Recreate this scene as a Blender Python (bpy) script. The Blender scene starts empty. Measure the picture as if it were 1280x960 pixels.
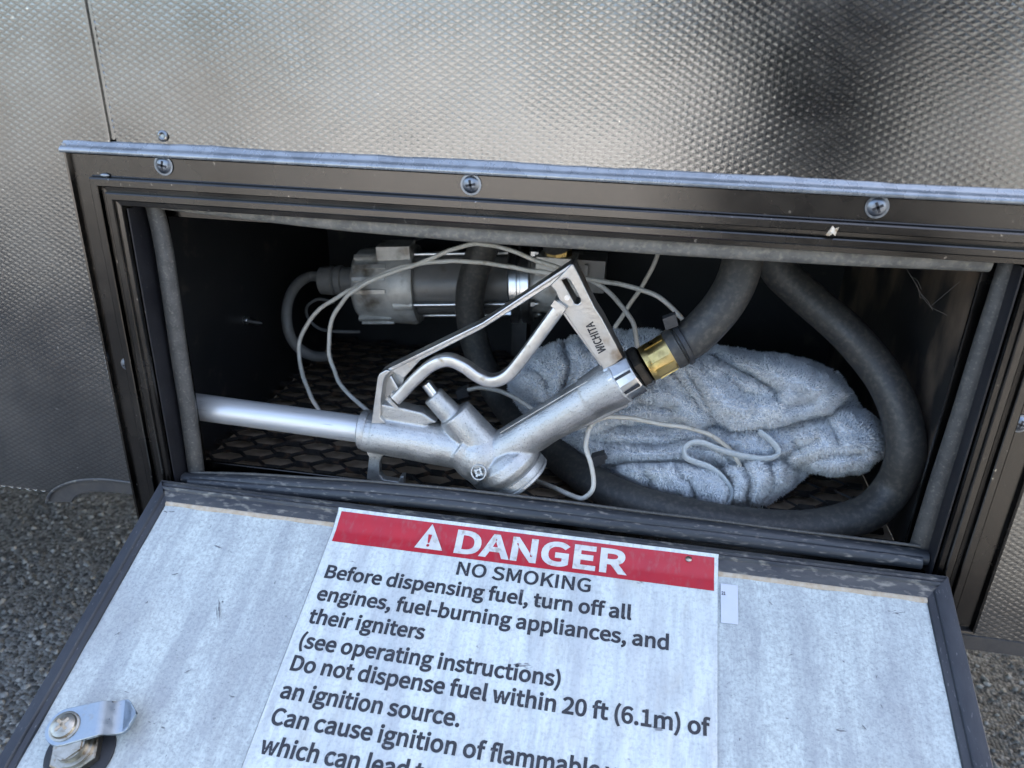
import bpy, bmesh, math, random
import numpy as np
from mathutils import Vector, Matrix, noise
random.seed(7); rng = np.random.default_rng(7)
sc = bpy.context.scene
COL = sc.collection
R_ = math.radians

# ---------------------------------------------------------------- camera
F_PX = 959.19                       # focal length in pixels of the 1280 px wide photograph
YAW, PITCH, ROLL = 0.1618, -0.41713, -0.02903
CAM = np.array([0.43226, -0.53524, 0.0805])
def _rot(a, b, c):
    cz, sz = math.cos(a), math.sin(a); cx, sx = math.cos(b), math.sin(b); cy, sy = math.cos(c), math.sin(c)
    return (np.array([[cz,-sz,0],[sz,cz,0],[0,0,1]]) @ np.array([[1,0,0],[0,cx,-sx],[0,sx,cx]])
            @ np.array([[cy,0,sy],[0,1,0],[-sy,0,cy]]))
CR = _rot(YAW, PITCH, ROLL)
cam_data = bpy.data.cameras.new("camera")
cam = bpy.data.objects.new("camera", cam_data); COL.objects.link(cam)
cam_data.sensor_width = 36.0
cam_data.lens = F_PX * 36.0 / 1280.0
cam_data.clip_start = 0.02; cam_data.clip_end = 2000
M = Matrix.Identity(4)
for i in range(3):
    M[i][0] = CR[i,0]; M[i][1] = CR[i,2]; M[i][2] = -CR[i,1]; M[i][3] = CAM[i]
cam.matrix_world = M
cam_data.dof.use_dof = True
cam_data.dof.focus_distance = 0.60
cam_data.dof.aperture_fstop = 9.0
sc.camera = cam

# ---------------------------------------------------------------- sky, sun, exposure
SUN_EL, SUN_AZ = R_(44), R_(38)     # azimuth from +Y towards +X: the sun stands behind the trailer
w = bpy.data.worlds.new("World"); sc.world = w; w.use_nodes = True
nt = w.node_tree
for n in list(nt.nodes): nt.nodes.remove(n)
sky = nt.nodes.new('ShaderNodeTexSky'); sky.sky_type = 'NISHITA'; sky.sun_disc = False
sky.air_density = 1.0; sky.dust_density = 5.0; sky.ozone_density = 0.15
sky.sun_elevation = SUN_EL; sky.sun_rotation = SUN_AZ
bg = nt.nodes.new('ShaderNodeBackground'); bg.inputs[1].default_value = 0.14
wo = nt.nodes.new('ShaderNodeOutputWorld')
nt.links.new(sky.outputs[0], bg.inputs[0]); nt.links.new(bg.outputs[0], wo.inputs[0])
sl = bpy.data.lights.new("sun", 'SUN'); sl.energy = 4.5; sl.angle = R_(0.5); sl.color = (1, .98, .95)
so = bpy.data.objects.new("sun", sl); COL.objects.link(so)
sdir = Vector((math.sin(SUN_AZ)*math.cos(SUN_EL), math.cos(SUN_AZ)*math.cos(SUN_EL), math.sin(SUN_EL)))
so.rotation_euler = (-sdir).to_track_quat('-Z', 'Y').to_euler(); so.location = sdir*20
sc.view_settings.view_transform = 'Standard'; sc.view_settings.look = 'None'
sc.view_settings.gamma = 1; sc.view_settings.exposure = 2.85
sc.render.engine = 'CYCLES'

# ---------------------------------------------------------------- measuring helpers: a photo pixel to a point of the place
def _ray(u, v): return CR @ np.array([(u-640)/F_PX, 1, -(v-480)/F_PX])
def at(u, v, y):
    d = _ray(u, v); return Vector(CAM + d*((y-CAM[1])/d[1]))
def atz(u, v, z):
    d = _ray(u, v); return Vector(CAM + d*((z-CAM[2])/d[2]))
def depth(P): return float(((np.array(P)-CAM) @ CR)[1])
def mpp(P): return depth(P)/F_PX     # metres per photo pixel at P
HY, HZ, DANG = -0.01, -0.283, 0.40644
SA, CA = math.sin(DANG), math.cos(DANG)
DN = Vector((0, -SA, CA))
def door(x, s, h=0.0): return Vector((x, HY-CA*s, HZ-SA*s)) + DN*h
def doorc(u, v, h=0.0):
    d = _ray(u, v); o = np.array(door(0, 0, h)); n = np.array(DN)
    q = CAM + d*(((o-CAM)@n)/(d@n))
    return float(q[0]), float((q-o) @ np.array([0,-CA,-SA]))

# ---------------------------------------------------------------- materials
def _n(nt, t, **k):
    n = nt.nodes.new(t)
    for a, b in k.items(): setattr(n, a, b)
    return n
def mat(name, c1, c2=None, rough=.5, metal=0.0, scale=20, detail=4, bump=0, bscale=200, bdist=.001, r2=None,
        spots=None, spot_scale=60, spot_amt=(.55,.7), stretch=(1,1,1), coat=0, c_lo=.35, c_hi=.65, spec=.5, sheen=0):
    m = bpy.data.materials.new(name); m.use_nodes = True
    nt = m.node_tree; b = nt.nodes['Principled BSDF']; L = nt.links.new
    tc = _n(nt, 'ShaderNodeTexCoord'); mp = _n(nt, 'ShaderNodeMapping'); mp.inputs['Scale'].default_value = stretch
    L(tc.outputs['Object'], mp.inputs[0])
    b.inputs['Roughness'].default_value = rough; b.inputs['Metallic'].default_value = metal
    b.inputs['Coat Weight'].default_value = coat; b.inputs['Coat Roughness'].default_value = .15
    b.inputs['Specular IOR Level'].default_value = spec
    if sheen: b.inputs['Sheen Weight'].default_value = sheen
    col = None
    if c2 is None: b.inputs['Base Color'].default_value = (*c1, 1)
    else:
        nz = _n(nt, 'ShaderNodeTexNoise'); nz.inputs['Scale'].default_value = scale; nz.inputs['Detail'].default_value = detail
        nz.inputs['Roughness'].default_value = .65
        L(mp.outputs[0], nz.inputs['Vector'])
        cr = _n(nt, 'ShaderNodeValToRGB'); e = cr.color_ramp.elements
        e[0].position = c_lo; e[0].color = (*c1, 1); e[1].position = c_hi; e[1].color = (*c2, 1)
        L(nz.outputs[0], cr.inputs[0]); col = cr.outputs[0]
        if r2 is not None:
            mr = _n(nt, 'ShaderNodeMapRange'); mr.inputs[1].default_value = c_lo; mr.inputs[2].default_value = c_hi
            mr.inputs[3].default_value = rough; mr.inputs[4].default_value = r2
            L(nz.outputs[0], mr.inputs[0]); L(mr.outputs[0], b.inputs['Roughness'])
    if spots is not None:
        n2 = _n(nt, 'ShaderNodeTexNoise'); n2.inputs['Scale'].default_value = spot_scale; n2.inputs['Detail'].default_value = 5
        L(mp.outputs[0], n2.inputs['Vector'])
        mr2 = _n(nt, 'ShaderNodeMapRange'); mr2.inputs[1].default_value = spot_amt[0]; mr2.inputs[2].default_value = spot_amt[1]
        L(n2.outputs[0], mr2.inputs[0])
        mx = _n(nt, 'ShaderNodeMix', data_type='RGBA'); L(mr2.outputs[0], mx.inputs[0])
        if col: L(col, mx.inputs[6])
        else: mx.inputs[6].default_value = (*c1, 1)
        mx.inputs[7].default_value = (*spots, 1); col = mx.outputs[2]
    if col: L(col, b.inputs['Base Color'])
    if bump:
        n3 = _n(nt, 'ShaderNodeTexNoise'); n3.inputs['Scale'].default_value = bscale; n3.inputs['Detail'].default_value = 3
        L(mp.outputs[0], n3.inputs['Vector'])
        bp = _n(nt, 'ShaderNodeBump'); bp.inputs['Strength'].default_value = bump; bp.inputs['Distance'].default_value = bdist
        L(n3.outputs[0], bp.inputs['Height']); L(bp.outputs[0], b.inputs['Normal'])
    return m

def dirt_mat(name, c1, c2, rough, layers, **k):
    """base colour under layers of grime: (noise scale, low, high, colour, amount, stretch across x, turn, detail)"""
    m = mat(name, c1, c2, rough=rough, scale=14, detail=8, **k)
    nt = m.node_tree; L = nt.links.new; b = nt.nodes['Principled BSDF']
    prev = b.inputs['Base Color'].links[0].from_socket
    tc = _n(nt, 'ShaderNodeTexCoord')
    for scale, lo, hi, colr, amt, st, turn, det in layers:
        mp = _n(nt, 'ShaderNodeMapping'); mp.inputs['Scale'].default_value = (st,1,1); mp.inputs['Rotation'].default_value = (0,0,turn)
        mp.inputs['Location'].default_value = (scale*.13, scale*.07, 0)
        L(tc.outputs['Object'], mp.inputs[0])
        nz = _n(nt, 'ShaderNodeTexNoise'); nz.inputs['Scale'].default_value = scale; nz.inputs['Detail'].default_value = det
        nz.inputs['Roughness'].default_value = .7; L(mp.outputs[0], nz.inputs['Vector'])
        mr = _n(nt, 'ShaderNodeMapRange'); mr.inputs[1].default_value = lo; mr.inputs[2].default_value = hi
        mr.inputs[3].default_value = 0; mr.inputs[4].default_value = amt
        L(nz.outputs[0], mr.inputs[0])
        mx = _n(nt, 'ShaderNodeMix', data_type='RGBA'); L(mr.outputs[0], mx.inputs[0]); L(prev, mx.inputs[6])
        mx.inputs[7].default_value = (*colr, 1); prev = mx.outputs[2]
    L(prev, b.inputs['Base Color'])
    return m
SKIN_DIRT = [(60,.50,.74,(0.252,0.273,0.294),.45,14,.12,6), (5,.45,.62,(0.308,0.329,0.343),.70,8,.05,5), (3,.50,.66,(0.350,0.350,0.329),.45,1.5,.2,7), (18,.50,.72,(0.294,0.315,0.329),.45,3,-.1,6),
             (420,.44,.70,(0.210,0.224,0.238),.70,1,0,5), (150,.46,.66,(0.294,0.308,0.322),.45,1,0,6), (9,.60,.74,(0.315,0.259,0.189),.35,1.5,.3,7),
             (900,.60,.70,(0.112,0.119,0.133),.55,.5,.4,3), (70,.695,.73,(0.056,0.059,0.070),.85,2.5,.9,4), (130,.70,.73,(0.063,0.063,0.070),.8,.3,.5,3)]
LABEL_DIRT = [(8,.44,.62,(0.390,0.410,0.429),.62,7,.14,6), (26,.50,.70,(0.343,0.359,0.374),.50,6,.1,6), (11,.54,.70,(0.406,0.367,0.289),.40,2,-.2,7),
              (380,.48,.72,(0.281,0.296,0.312),.55,1,0,5), (60,.60,.76,(0.281,0.289,0.296),.6,3,.5,6), (95,.69,.73,(0.125,0.125,0.133),.8,.4,.7,3)]
MT = {}
MT['panel'] = mat('embossed_dark_metal', (0.186,0.188,0.188), (0.236,0.237,0.234), rough=.17, metal=1, scale=9, r2=.27, spots=(.62,.62,.60), spot_scale=170, spot_amt=(.735,.755), bump=.2, bscale=900, bdist=.0004)
MT['smooth_dark'] = mat('smooth_dark_metal', (.07,.07,.075), (.11,.105,.10), rough=.4, metal=.6, scale=30, bump=.15, bscale=400)
MT['frame'] = mat('bronze_black_extrusion', (.058,.056,.054), (.078,.074,.070), rough=.2, metal=1, scale=14, r2=.30, bump=.03, bscale=300, bdist=.0004, spots=(.45,.43,.4), spot_scale=260, spot_amt=(.70,.76))
MT['black_paint'] = mat('black_paint', (0.010,0.010,0.013), (0.018,0.018,0.021), rough=.38, scale=40, spots=(.10,.09,.08), spot_scale=300, spot_amt=(.66,.76))
MT['seal'] = mat('dusty_grey_rubber', (.038,.037,.036), (.07,.067,.062), rough=.5, scale=90, detail=8, bump=.4, bscale=500, bdist=.0006, spots=(.20,.185,.155), spot_scale=500, spot_amt=(.56,.92))
MT['seal_top'] = mat('paler_dusty_rubber', (.10,.097,.09), (.19,.18,.16), rough=.6, scale=70, detail=8, bump=.4, bscale=500, bdist=.0006, spots=(.30,.275,.225), spot_scale=260, spot_amt=(.50,.84))  # paler copy of the seal rubber, used on the top length
MT['sill'] = mat('scuffed_black_rubber', (0.017,0.020,0.024), (0.036,0.038,0.043), rough=.42, scale=30, detail=8, stretch=(.3,1,1), spots=(.22,.20,.175), spot_scale=420, spot_amt=(.58,.80), bump=.3, bscale=300)
MT['edge'] = mat('scuffed_black_aluminium', (0.024,0.027,0.034), (0.044,0.048,0.056), rough=.45, metal=.3, scale=40, detail=8, stretch=(1,.3,.3), spots=(.17,.17,.17), spot_scale=700, spot_amt=(.64,.78), bump=.2, bscale=300)
MT['edge_dusty'] = mat('dusty_black_aluminium', (0.024,0.026,0.032), (0.060,0.060,0.060), rough=.48, metal=.2, scale=60, detail=8, stretch=(.4,1,1), spots=(.26,.24,.20), spot_scale=260, spot_amt=(.54,.78), bump=.4, bscale=300)
MT['tan'] = mat('tan_sealant', (.36,.28,.19), (.46,.40,.32), rough=.8, scale=150)
MT['caulk'] = mat('grey_sealant', (.20,.215,.23), (.30,.315,.33), rough=.2, metal=.55, scale=60, bump=.25, bscale=160, bdist=.0012, r2=.34)
MT['caulk_dry'] = mat('chalky_sealant', (.20,.20,.20), (.36,.36,.35), rough=.8, scale=120, bump=.5, bscale=400)
MT['screw'] = mat('dark_zinc_screw', (.16,.18,.21), (.26,.28,.31), rough=.33, metal=1, scale=200, r2=.5)
MT['recess'] = mat('screw_recess', (.02,.02,.024), rough=.6)
MT['box'] = mat('black_box_paint', (0.006,0.007,0.009), (0.014,0.014,0.015), rough=.55, scale=10, detail=6, spots=(.06,.05,.04), spot_scale=40, spot_amt=(.62,.8))
MT['box_dusty'] = mat('black_box_paint_with_dust', (.012,.012,.013), (.03,.027,.024), rough=.6, scale=9, detail=8, stretch=(1,1.5,.9), spots=(.19,.14,.10), spot_scale=12, spot_amt=(.46,.70))
MT['grate'] = mat('black_rusty_grate', (.014,.013,.013), (.03,.026,.023), rough=.5, metal=.1, scale=60, detail=6, spots=(.12,.07,.04), spot_scale=90, spot_amt=(.54,.74), bump=.3)
MT['pan'] = mat('rusty_floor_pan', (.30,.22,.15), (.44,.335,.24), rough=.85, scale=34, detail=8, bump=.3, spots=(.14,.095,.065), spot_scale=30, spot_amt=(.54,.70))
MT['white'] = dirt_mat('aged_white_skin', (0.573,0.624,0.593), (0.506,0.553,0.541), .5, SKIN_DIRT, bump=.25, bscale=700, bdist=.0006)
MT['label'] = dirt_mat('worn_label_white', (0.622,0.668,0.638), (0.559,0.601,0.588), .27, LABEL_DIRT, bump=.8, bscale=9, bdist=.004, stretch=(5,1,1))
MT['scuff'] = mat('scuff_grey', (.10,.105,.115), (.24,.25,.27), rough=.6, scale=500, detail=4)
MT['label_edge'] = mat('label_edge_shade', (.16,.16,.16), (.40,.40,.39), rough=.7, scale=60, detail=6)
MT['red'] = mat('worn_label_red', (.42,.006,.018), (.36,.010,.026), rough=.38, scale=30, detail=7, bump=.6, bscale=20, bdist=.002, spots=(.34,.05,.058), spot_scale=120, spot_amt=(.52,.78), stretch=(2,1,1))
MT['ink'] = mat('black_ink', (.014,.015,.02), (.03,.032,.04), rough=.5, scale=200, spots=(.12,.12,.13), spot_scale=300, spot_amt=(.62,.75))
MT['letter_white'] = mat('worn_white_ink', (0.612,0.612,0.603), (0.510,0.501,0.476), rough=.45, scale=120, detail=7, spots=(.36,.33,.28), spot_scale=200, spot_amt=(.54,.7))
MT['sticker'] = mat('clear_sticker', (0.496,0.528,0.592), (0.544,0.568,0.616), rough=.25, scale=40, coat=.3)
MT['cast'] = mat('cast_aluminium', (0.387,0.387,0.378), (0.533,0.529,0.516), rough=.37, metal=.85, scale=45, detail=8, r2=.54, bump=.75, bscale=700, bdist=.0006, spots=(.22,.217,.205), spot_scale=760, spot_amt=(.57,.74))
MT['lever'] = mat('polished_cast_aluminium', (0.521,0.512,0.496), (0.638,0.630,0.613), rough=.30, metal=1, scale=60, detail=8, r2=.46, bump=.3, bscale=300, bdist=.0006, spots=(.34,.29,.22), spot_scale=120, spot_amt=(.60,.75))
MT['plate'] = mat('stained_cast_aluminium', (0.459,0.443,0.418), (0.558,0.541,0.517), rough=.33, metal=1, scale=70, detail=8, r2=.5, bump=.4, bscale=300, bdist=.0006, spots=(.22,.15,.09), spot_scale=32, spot_amt=(.53,.66))
MT['spout'] = mat('brushed_aluminium', (0.52,0.525,0.53), (0.60,0.60,0.60), rough=.36, metal=.55, scale=30, detail=6, stretch=(.3,6,6), r2=.44, bump=.12, bscale=200, spots=(.35,.35,.35), spot_scale=70, spot_amt=(.68,.72))
MT['brass'] = mat('tarnished_brass', (0.440,0.317,0.114), (0.581,0.440,0.194), rough=.26, metal=1, scale=60, r2=.42, spots=(.20,.14,.06), spot_scale=70, spot_amt=(.55,.75), bump=.1)
MT['black_metal'] = mat('black_oxide_metal', (.03,.028,.026), (.07,.06,.05), rough=.33, metal=.8, scale=120)
MT['rubber'] = mat('dusty_hose_rubber', (.026,.026,.026), (.040,.038,.035), rough=.46, scale=16, detail=7, bump=.3, bscale=1400, bdist=.0003, spots=(.12,.107,.085), spot_scale=260, spot_amt=(.46,1.05), r2=.62)
MT['print'] = mat('faded_hose_print', (.24,.24,.235), rough=.7)
MT['clamp'] = mat('black_plastic_clamp', (.02,.021,.023), (.04,.04,.042), rough=.4, scale=90)
MT['wire'] = mat('white_wire_jacket', (0.510,0.484,0.433), (0.425,0.391,0.332), rough=.45, scale=90, spots=(.30,.25,.18), spot_scale=160, spot_amt=(.60,.75))
MT['hem'] = mat('towel_binding', (.42,.45,.47), (.52,.55,.56), rough=.9, scale=300, bump=.6, bscale=900)
MT['towel'] = mat('terry_ground', (.42,.46,.52), (.58,.61,.65), rough=.95, scale=18, detail=6, spots=(.33,.31,.29), spot_scale=14, spot_amt=(.58,.75))
MT['pile'] = mat('terry_loops', (.74,.76,.79), (.90,.90,.89), rough=.9, scale=22, detail=7, spots=(.50,.47,.43), spot_scale=12, spot_amt=(.56,.75), sheen=.3)
MT['pump_cast'] = mat('oily_cast_pump', (.42,.41,.385), (.62,.605,.57), rough=.36, metal=.3, scale=50, detail=7, r2=.55, bump=.4, bscale=250, spots=(.14,.115,.085), spot_scale=40, spot_amt=(.52,.7))
MT['pump_motor'] = mat('grey_motor_paint', (0.144,0.140,0.135), (0.189,0.180,0.171), rough=.36, scale=30, spots=(.13,.11,.09), spot_scale=60, spot_amt=(.58,.75))
MT['bright_steel'] = mat('bright_zinc', (.62,.63,.64), (.75,.75,.75), rough=.3, metal=1, scale=100)
MT['conduit'] = mat('grey_conduit', (.14,.14,.135), (.19,.185,.18), rough=.5, scale=60)
MT['zinc'] = mat('blue_zinc_cam', (0.306,0.357,0.399), (0.391,0.442,0.476), rough=.27, metal=1, scale=120, detail=7, r2=.48, spots=(.38,.34,.26), spot_scale=90, spot_amt=(.62,.75), bump=.15)
MT['yzinc'] = mat('yellowed_zinc', (0.340,0.306,0.246), (0.459,0.425,0.357), rough=.30, metal=1, scale=160, spots=(.24,.17,.10), spot_scale=260, spot_amt=(.56,.72))
MT['gasket'] = mat('black_gasket', (.015,.016,.02), rough=.6)
MT['cobweb'] = mat('cobweb_silk', (.22,.20,.18), rough=.8)
MT['flake'] = mat('pale_flake', (.62,.56,.46), (.40,.30,.2), rough=.7, scale=300)
m_ = MT['pile']; nt_m = m_.node_tree; pb = nt_m.nodes['Principled BSDF']; tl = nt_m.nodes.new('ShaderNodeBsdfTranslucent'); ms = nt_m.nodes.new('ShaderNodeMixShader')
ms.inputs[0].default_value = .28; nt_m.links.new(pb.inputs['Base Color'].links[0].from_socket, tl.inputs[0])
nt_m.links.new(pb.outputs[0], ms.inputs[1]); nt_m.links.new(tl.outputs[0], ms.inputs[2]); nt_m.links.new(ms.outputs[0], nt_m.nodes['Material Output'].inputs[0])
MT['stone'] = mat('aggregate_stone', (0.102,0.102,0.098), (0.391,0.383,0.357), rough=.8, scale=45, detail=2, c_lo=.42, c_hi=.66, spots=(.36,.30,.22), spot_scale=38, spot_amt=(.66,.70))
MT['jacket'] = mat('dark_jacket', (.045,.055,.075), (.06,.07,.09), rough=.9)
MT['jeans'] = mat('dark_jeans', (.02,.03,.05), (.03,.04,.07), rough=.9)
MT['skin'] = mat('skin', (.45,.27,.19), (.5,.3,.22), rough=.5)
MT['hair'] = mat('brown_hair', (.03,.02,.014), rough=.6)

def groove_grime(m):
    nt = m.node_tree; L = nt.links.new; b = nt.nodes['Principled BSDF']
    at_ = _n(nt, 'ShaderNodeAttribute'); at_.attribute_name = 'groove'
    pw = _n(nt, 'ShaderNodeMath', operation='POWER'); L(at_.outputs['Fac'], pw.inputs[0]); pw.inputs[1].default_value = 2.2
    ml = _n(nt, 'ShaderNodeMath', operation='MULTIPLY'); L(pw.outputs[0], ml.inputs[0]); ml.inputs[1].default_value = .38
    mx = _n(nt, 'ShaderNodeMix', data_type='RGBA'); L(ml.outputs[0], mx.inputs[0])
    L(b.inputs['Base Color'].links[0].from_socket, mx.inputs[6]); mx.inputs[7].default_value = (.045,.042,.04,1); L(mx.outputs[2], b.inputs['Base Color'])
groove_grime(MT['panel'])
def asphalt_mat():
    m = bpy.data.materials.new('asphalt'); m.use_nodes = True; nt = m.node_tree; L = nt.links.new
    b = nt.nodes['Principled BSDF']; b.inputs['Roughness'].default_value = .85
    tc = _n(nt, 'ShaderNodeTexCoord')
    v = _n(nt, 'ShaderNodeTexVoronoi'); v.inputs['Scale'].default_value = 190; L(tc.outputs['Object'], v.inputs['Vector'])
    cr = _n(nt, 'ShaderNodeValToRGB'); e = cr.color_ramp.elements
    e[0].position = .1; e[0].color = (.06,.059,.055,1); e[1].position = .95; e[1].color = (.33,.32,.295,1)
    sp = _n(nt, 'ShaderNodeSeparateColor'); L(v.outputs['Color'], sp.inputs[0]); L(sp.outputs[0], cr.inputs[0])
    nz = _n(nt, 'ShaderNodeTexNoise'); nz.inputs['Scale'].default_value = 3; L(tc.outputs['Object'], nz.inputs['Vector'])
    mx = _n(nt, 'ShaderNodeMix', data_type='RGBA'); mx.blend_type = 'MULTIPLY'; mx.inputs[0].default_value = .5
    L(cr.outputs[0], mx.inputs[6]); L(nz.outputs[0], mx.inputs[7]); L(mx.outputs[2], b.inputs['Base Color'])
    bp = _n(nt, 'ShaderNodeBump'); bp.inputs['Distance'].default_value = .004; bp.inputs['Strength'].default_value = .9; bp.invert = True
    L(v.outputs['Distance'], bp.inputs['Height']); L(bp.outputs[0], b.inputs['Normal'])
    return m
MT['asphalt'] = asphalt_mat()
MT['far_ground'] = mat('worn_pale_asphalt', (.15,.145,.135), (.20,.195,.18), rough=.9, scale=2, detail=8)
MT['bright_pad'] = mat('pale_reflection_pad', (.34,.335,.32), (.42,.41,.395), rough=.9, scale=2, detail=8)

# ---------------------------------------------------------------- mesh helpers
class MB:
    def __init__(s): s.v = []; s.f = []; s.m = []
    def add(s, vs, fs, mi=0):
        o = len(s.v); s.v += [tuple(p) for p in vs]; s.f += [tuple(i+o for i in f) for f in fs]; s.m += [mi]*len(fs); return s
    def box(s, c, ax, ay, az, mi=0):
        c = Vector(c); vs = [c+ax*i+ay*j+az*k for i in (-1,1) for j in (-1,1) for k in (-1,1)]
        return s.add(vs, [(0,1,3,2),(4,6,7,5),(0,4,5,1),(2,3,7,6),(0,2,6,4),(1,5,7,3)], mi)
    def tube(s, pts, rad, segs=14, caps=True, flat=None, mi=0, smooth_path=6, sq=None):
        pts, rad = resample(pts, rad, smooth_path)
        n = len(pts); T = [(pts[min(i+1,n-1)]-pts[max(i-1,0)]).normalized() for i in range(n)]
        N = T[0].orthogonal().normalized() if flat is None else flat.normalized()
        vs = []
        for i in range(n):
            if flat is not None: N = flat
            N = (N - T[i]*N.dot(T[i])).normalized(); B = T[i].cross(N)
            r = rad[i]; rn, rb = r if isinstance(r, tuple) else (r, r)
            for k in range(segs):
                a = 2*math.pi*(k+.5)/segs; ca_, sa_ = math.cos(a), math.sin(a)
                if sq: ca_ = math.copysign(abs(ca_)**sq, ca_); sa_ = math.copysign(abs(sa_)**sq, sa_)
                vs.append(pts[i] + N*(ca_*rn) + B*(sa_*rb))
        fs = []
        for i in range(n-1):
            for k in range(segs):
                a, b = i*segs+k, i*segs+(k+1)%segs; fs.append((a, b, b+segs, a+segs))
        if caps: fs.append(tuple(range(segs-1,-1,-1))); fs.append(tuple((n-1)*segs+k for k in range(segs)))
        return s.add(vs, fs, mi)
    def lathe(s, o, axis, prof, segs=24, mi=0, caps=True, phase=0):
        """prof: list of (distance along axis, radius)"""
        o = Vector(o); A = Vector(axis).normalized(); N = A.orthogonal().normalized()
        up = Vector((0,0,1)); 
        if abs(A.dot(up)) < .95: N = (up - A*A.dot(up)).normalized()
        B = A.cross(N); vs = []
        for d, r in prof:
            for k in range(segs):
                a = 2*math.pi*k/segs + phase; vs.append(o + A*d + N*(math.cos(a)*r) + B*(math.sin(a)*r))
        fs = []
        for i in range(len(prof)-1):
            for k in range(segs):
                a, b = i*segs+k, i*segs+(k+1)%segs; fs.append((a, b, b+segs, a+segs))
        if caps: fs.append(tuple(range(segs-1,-1,-1))); fs.append(tuple((len(prof)-1)*segs+k for k in range(segs)))
        return s.add(vs, fs, mi)
    def ball(s, c, r, mi=0, sub=3, sc3=(1,1,1)):
        bm = bmesh.new(); bmesh.ops.create_icosphere(bm, subdivisions=sub, radius=1)
        c = Vector(c); vs = [c + Vector((v.co.x*sc3[0], v.co.y*sc3[1], v.co.z*sc3[2]))*r for v in bm.verts]
        fs = [[v.index for v in f.verts] for f in bm.faces]; bm.free(); return s.add(vs, fs, mi)
    def mesh(s, name, mats, smooth=True, angle=40, fixn=True):
        me = bpy.data.meshes.new(name); me.from_pydata(s.v, [], s.f)
        for m in (mats if isinstance(mats, (list, tuple)) else [mats]): me.materials.append(m)
        if any(s.m): me.polygons.foreach_set('material_index', s.m)
        if fixn:
            bm = bmesh.new(); bm.from_mesh(me); bmesh.ops.recalc_face_normals(bm, faces=bm.faces); bm.to_mesh(me); bm.free()
        me.update()
        if smooth:
            me.polygons.foreach_set('use_smooth', [True]*len(me.polygons))
            me.set_sharp_from_angle(angle=R_(angle))
        return me
    def build(s, name, mats, parent=None, **k):
        return link(name, s.mesh(name, mats, **k), parent)

def resample(pts, rad, k):
    pts = [Vector(p) for p in pts]
    if not isinstance(rad, list): rad = [rad]*len(pts)
    if k <= 1 or len(pts) < 3: return pts, rad
    P = [pts[0]*2-pts[1]] + pts + [pts[-1]*2-pts[-2]]; out = []; ro = []
    for i in range(1, len(P)-2):
        p0,p1,p2,p3 = P[i-1],P[i],P[i+1],P[i+2]
        for j in range(k):
            t = j/k
            out.append(.5*((2*p1)+(p2-p0)*t+(2*p0-5*p1+4*p2-p3)*t*t+(3*p1-p0-3*p2+p3)*t**3))
            a, b = rad[i-1], rad[i]
            ro.append(tuple(x+(y-x)*t for x, y in zip(a, b)) if isinstance(a, tuple) else a+(b-a)*t)
    out.append(pts[-1]); ro.append(rad[-1]); return out, ro

def base_of(o):
    return Vector(o.location) + (base_of(o.parent) if o.parent else Vector((0,0,0)))
def link(name, me, parent=None):
    o = bpy.data.objects.new(name, me); COL.objects.link(o)
    if parent is not None:
        o.parent = parent; me.transform(Matrix.Translation(-base_of(parent)))
    return o
def thing(name, label, cat, loc=(0,0,0), group=None):
    o = bpy.data.objects.new(name, None); o.empty_display_size = .05; COL.objects.link(o); o.location = loc
    tag(o, label, cat, group); return o
def tag(o, label, cat, group=None):
    o['label'] = label; o['category'] = cat
    if group: o['group'] = group
    return o
def struct(o, kind='structure'): o['kind'] = kind; return o
_dgs = []
def bake(me, setup):
    """put modifiers on a temporary object, return the evaluated mesh"""
    t = bpy.data.objects.new('tmp', me); COL.objects.link(t); setup(t)
    dg = bpy.context.evaluated_depsgraph_get(); dg.update()
    r = bpy.data.meshes.new_from_object(t.evaluated_get(dg))
    bpy.data.objects.remove(t); return r
def curve_mesh(cu):
    t = bpy.data.objects.new('tmp', cu); COL.objects.link(t)
    dg = bpy.context.evaluated_depsgraph_get(); dg.update()
    r = bpy.data.meshes.new_from_object(t.evaluated_get(dg)); bpy.data.objects.remove(t); return r
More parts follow.
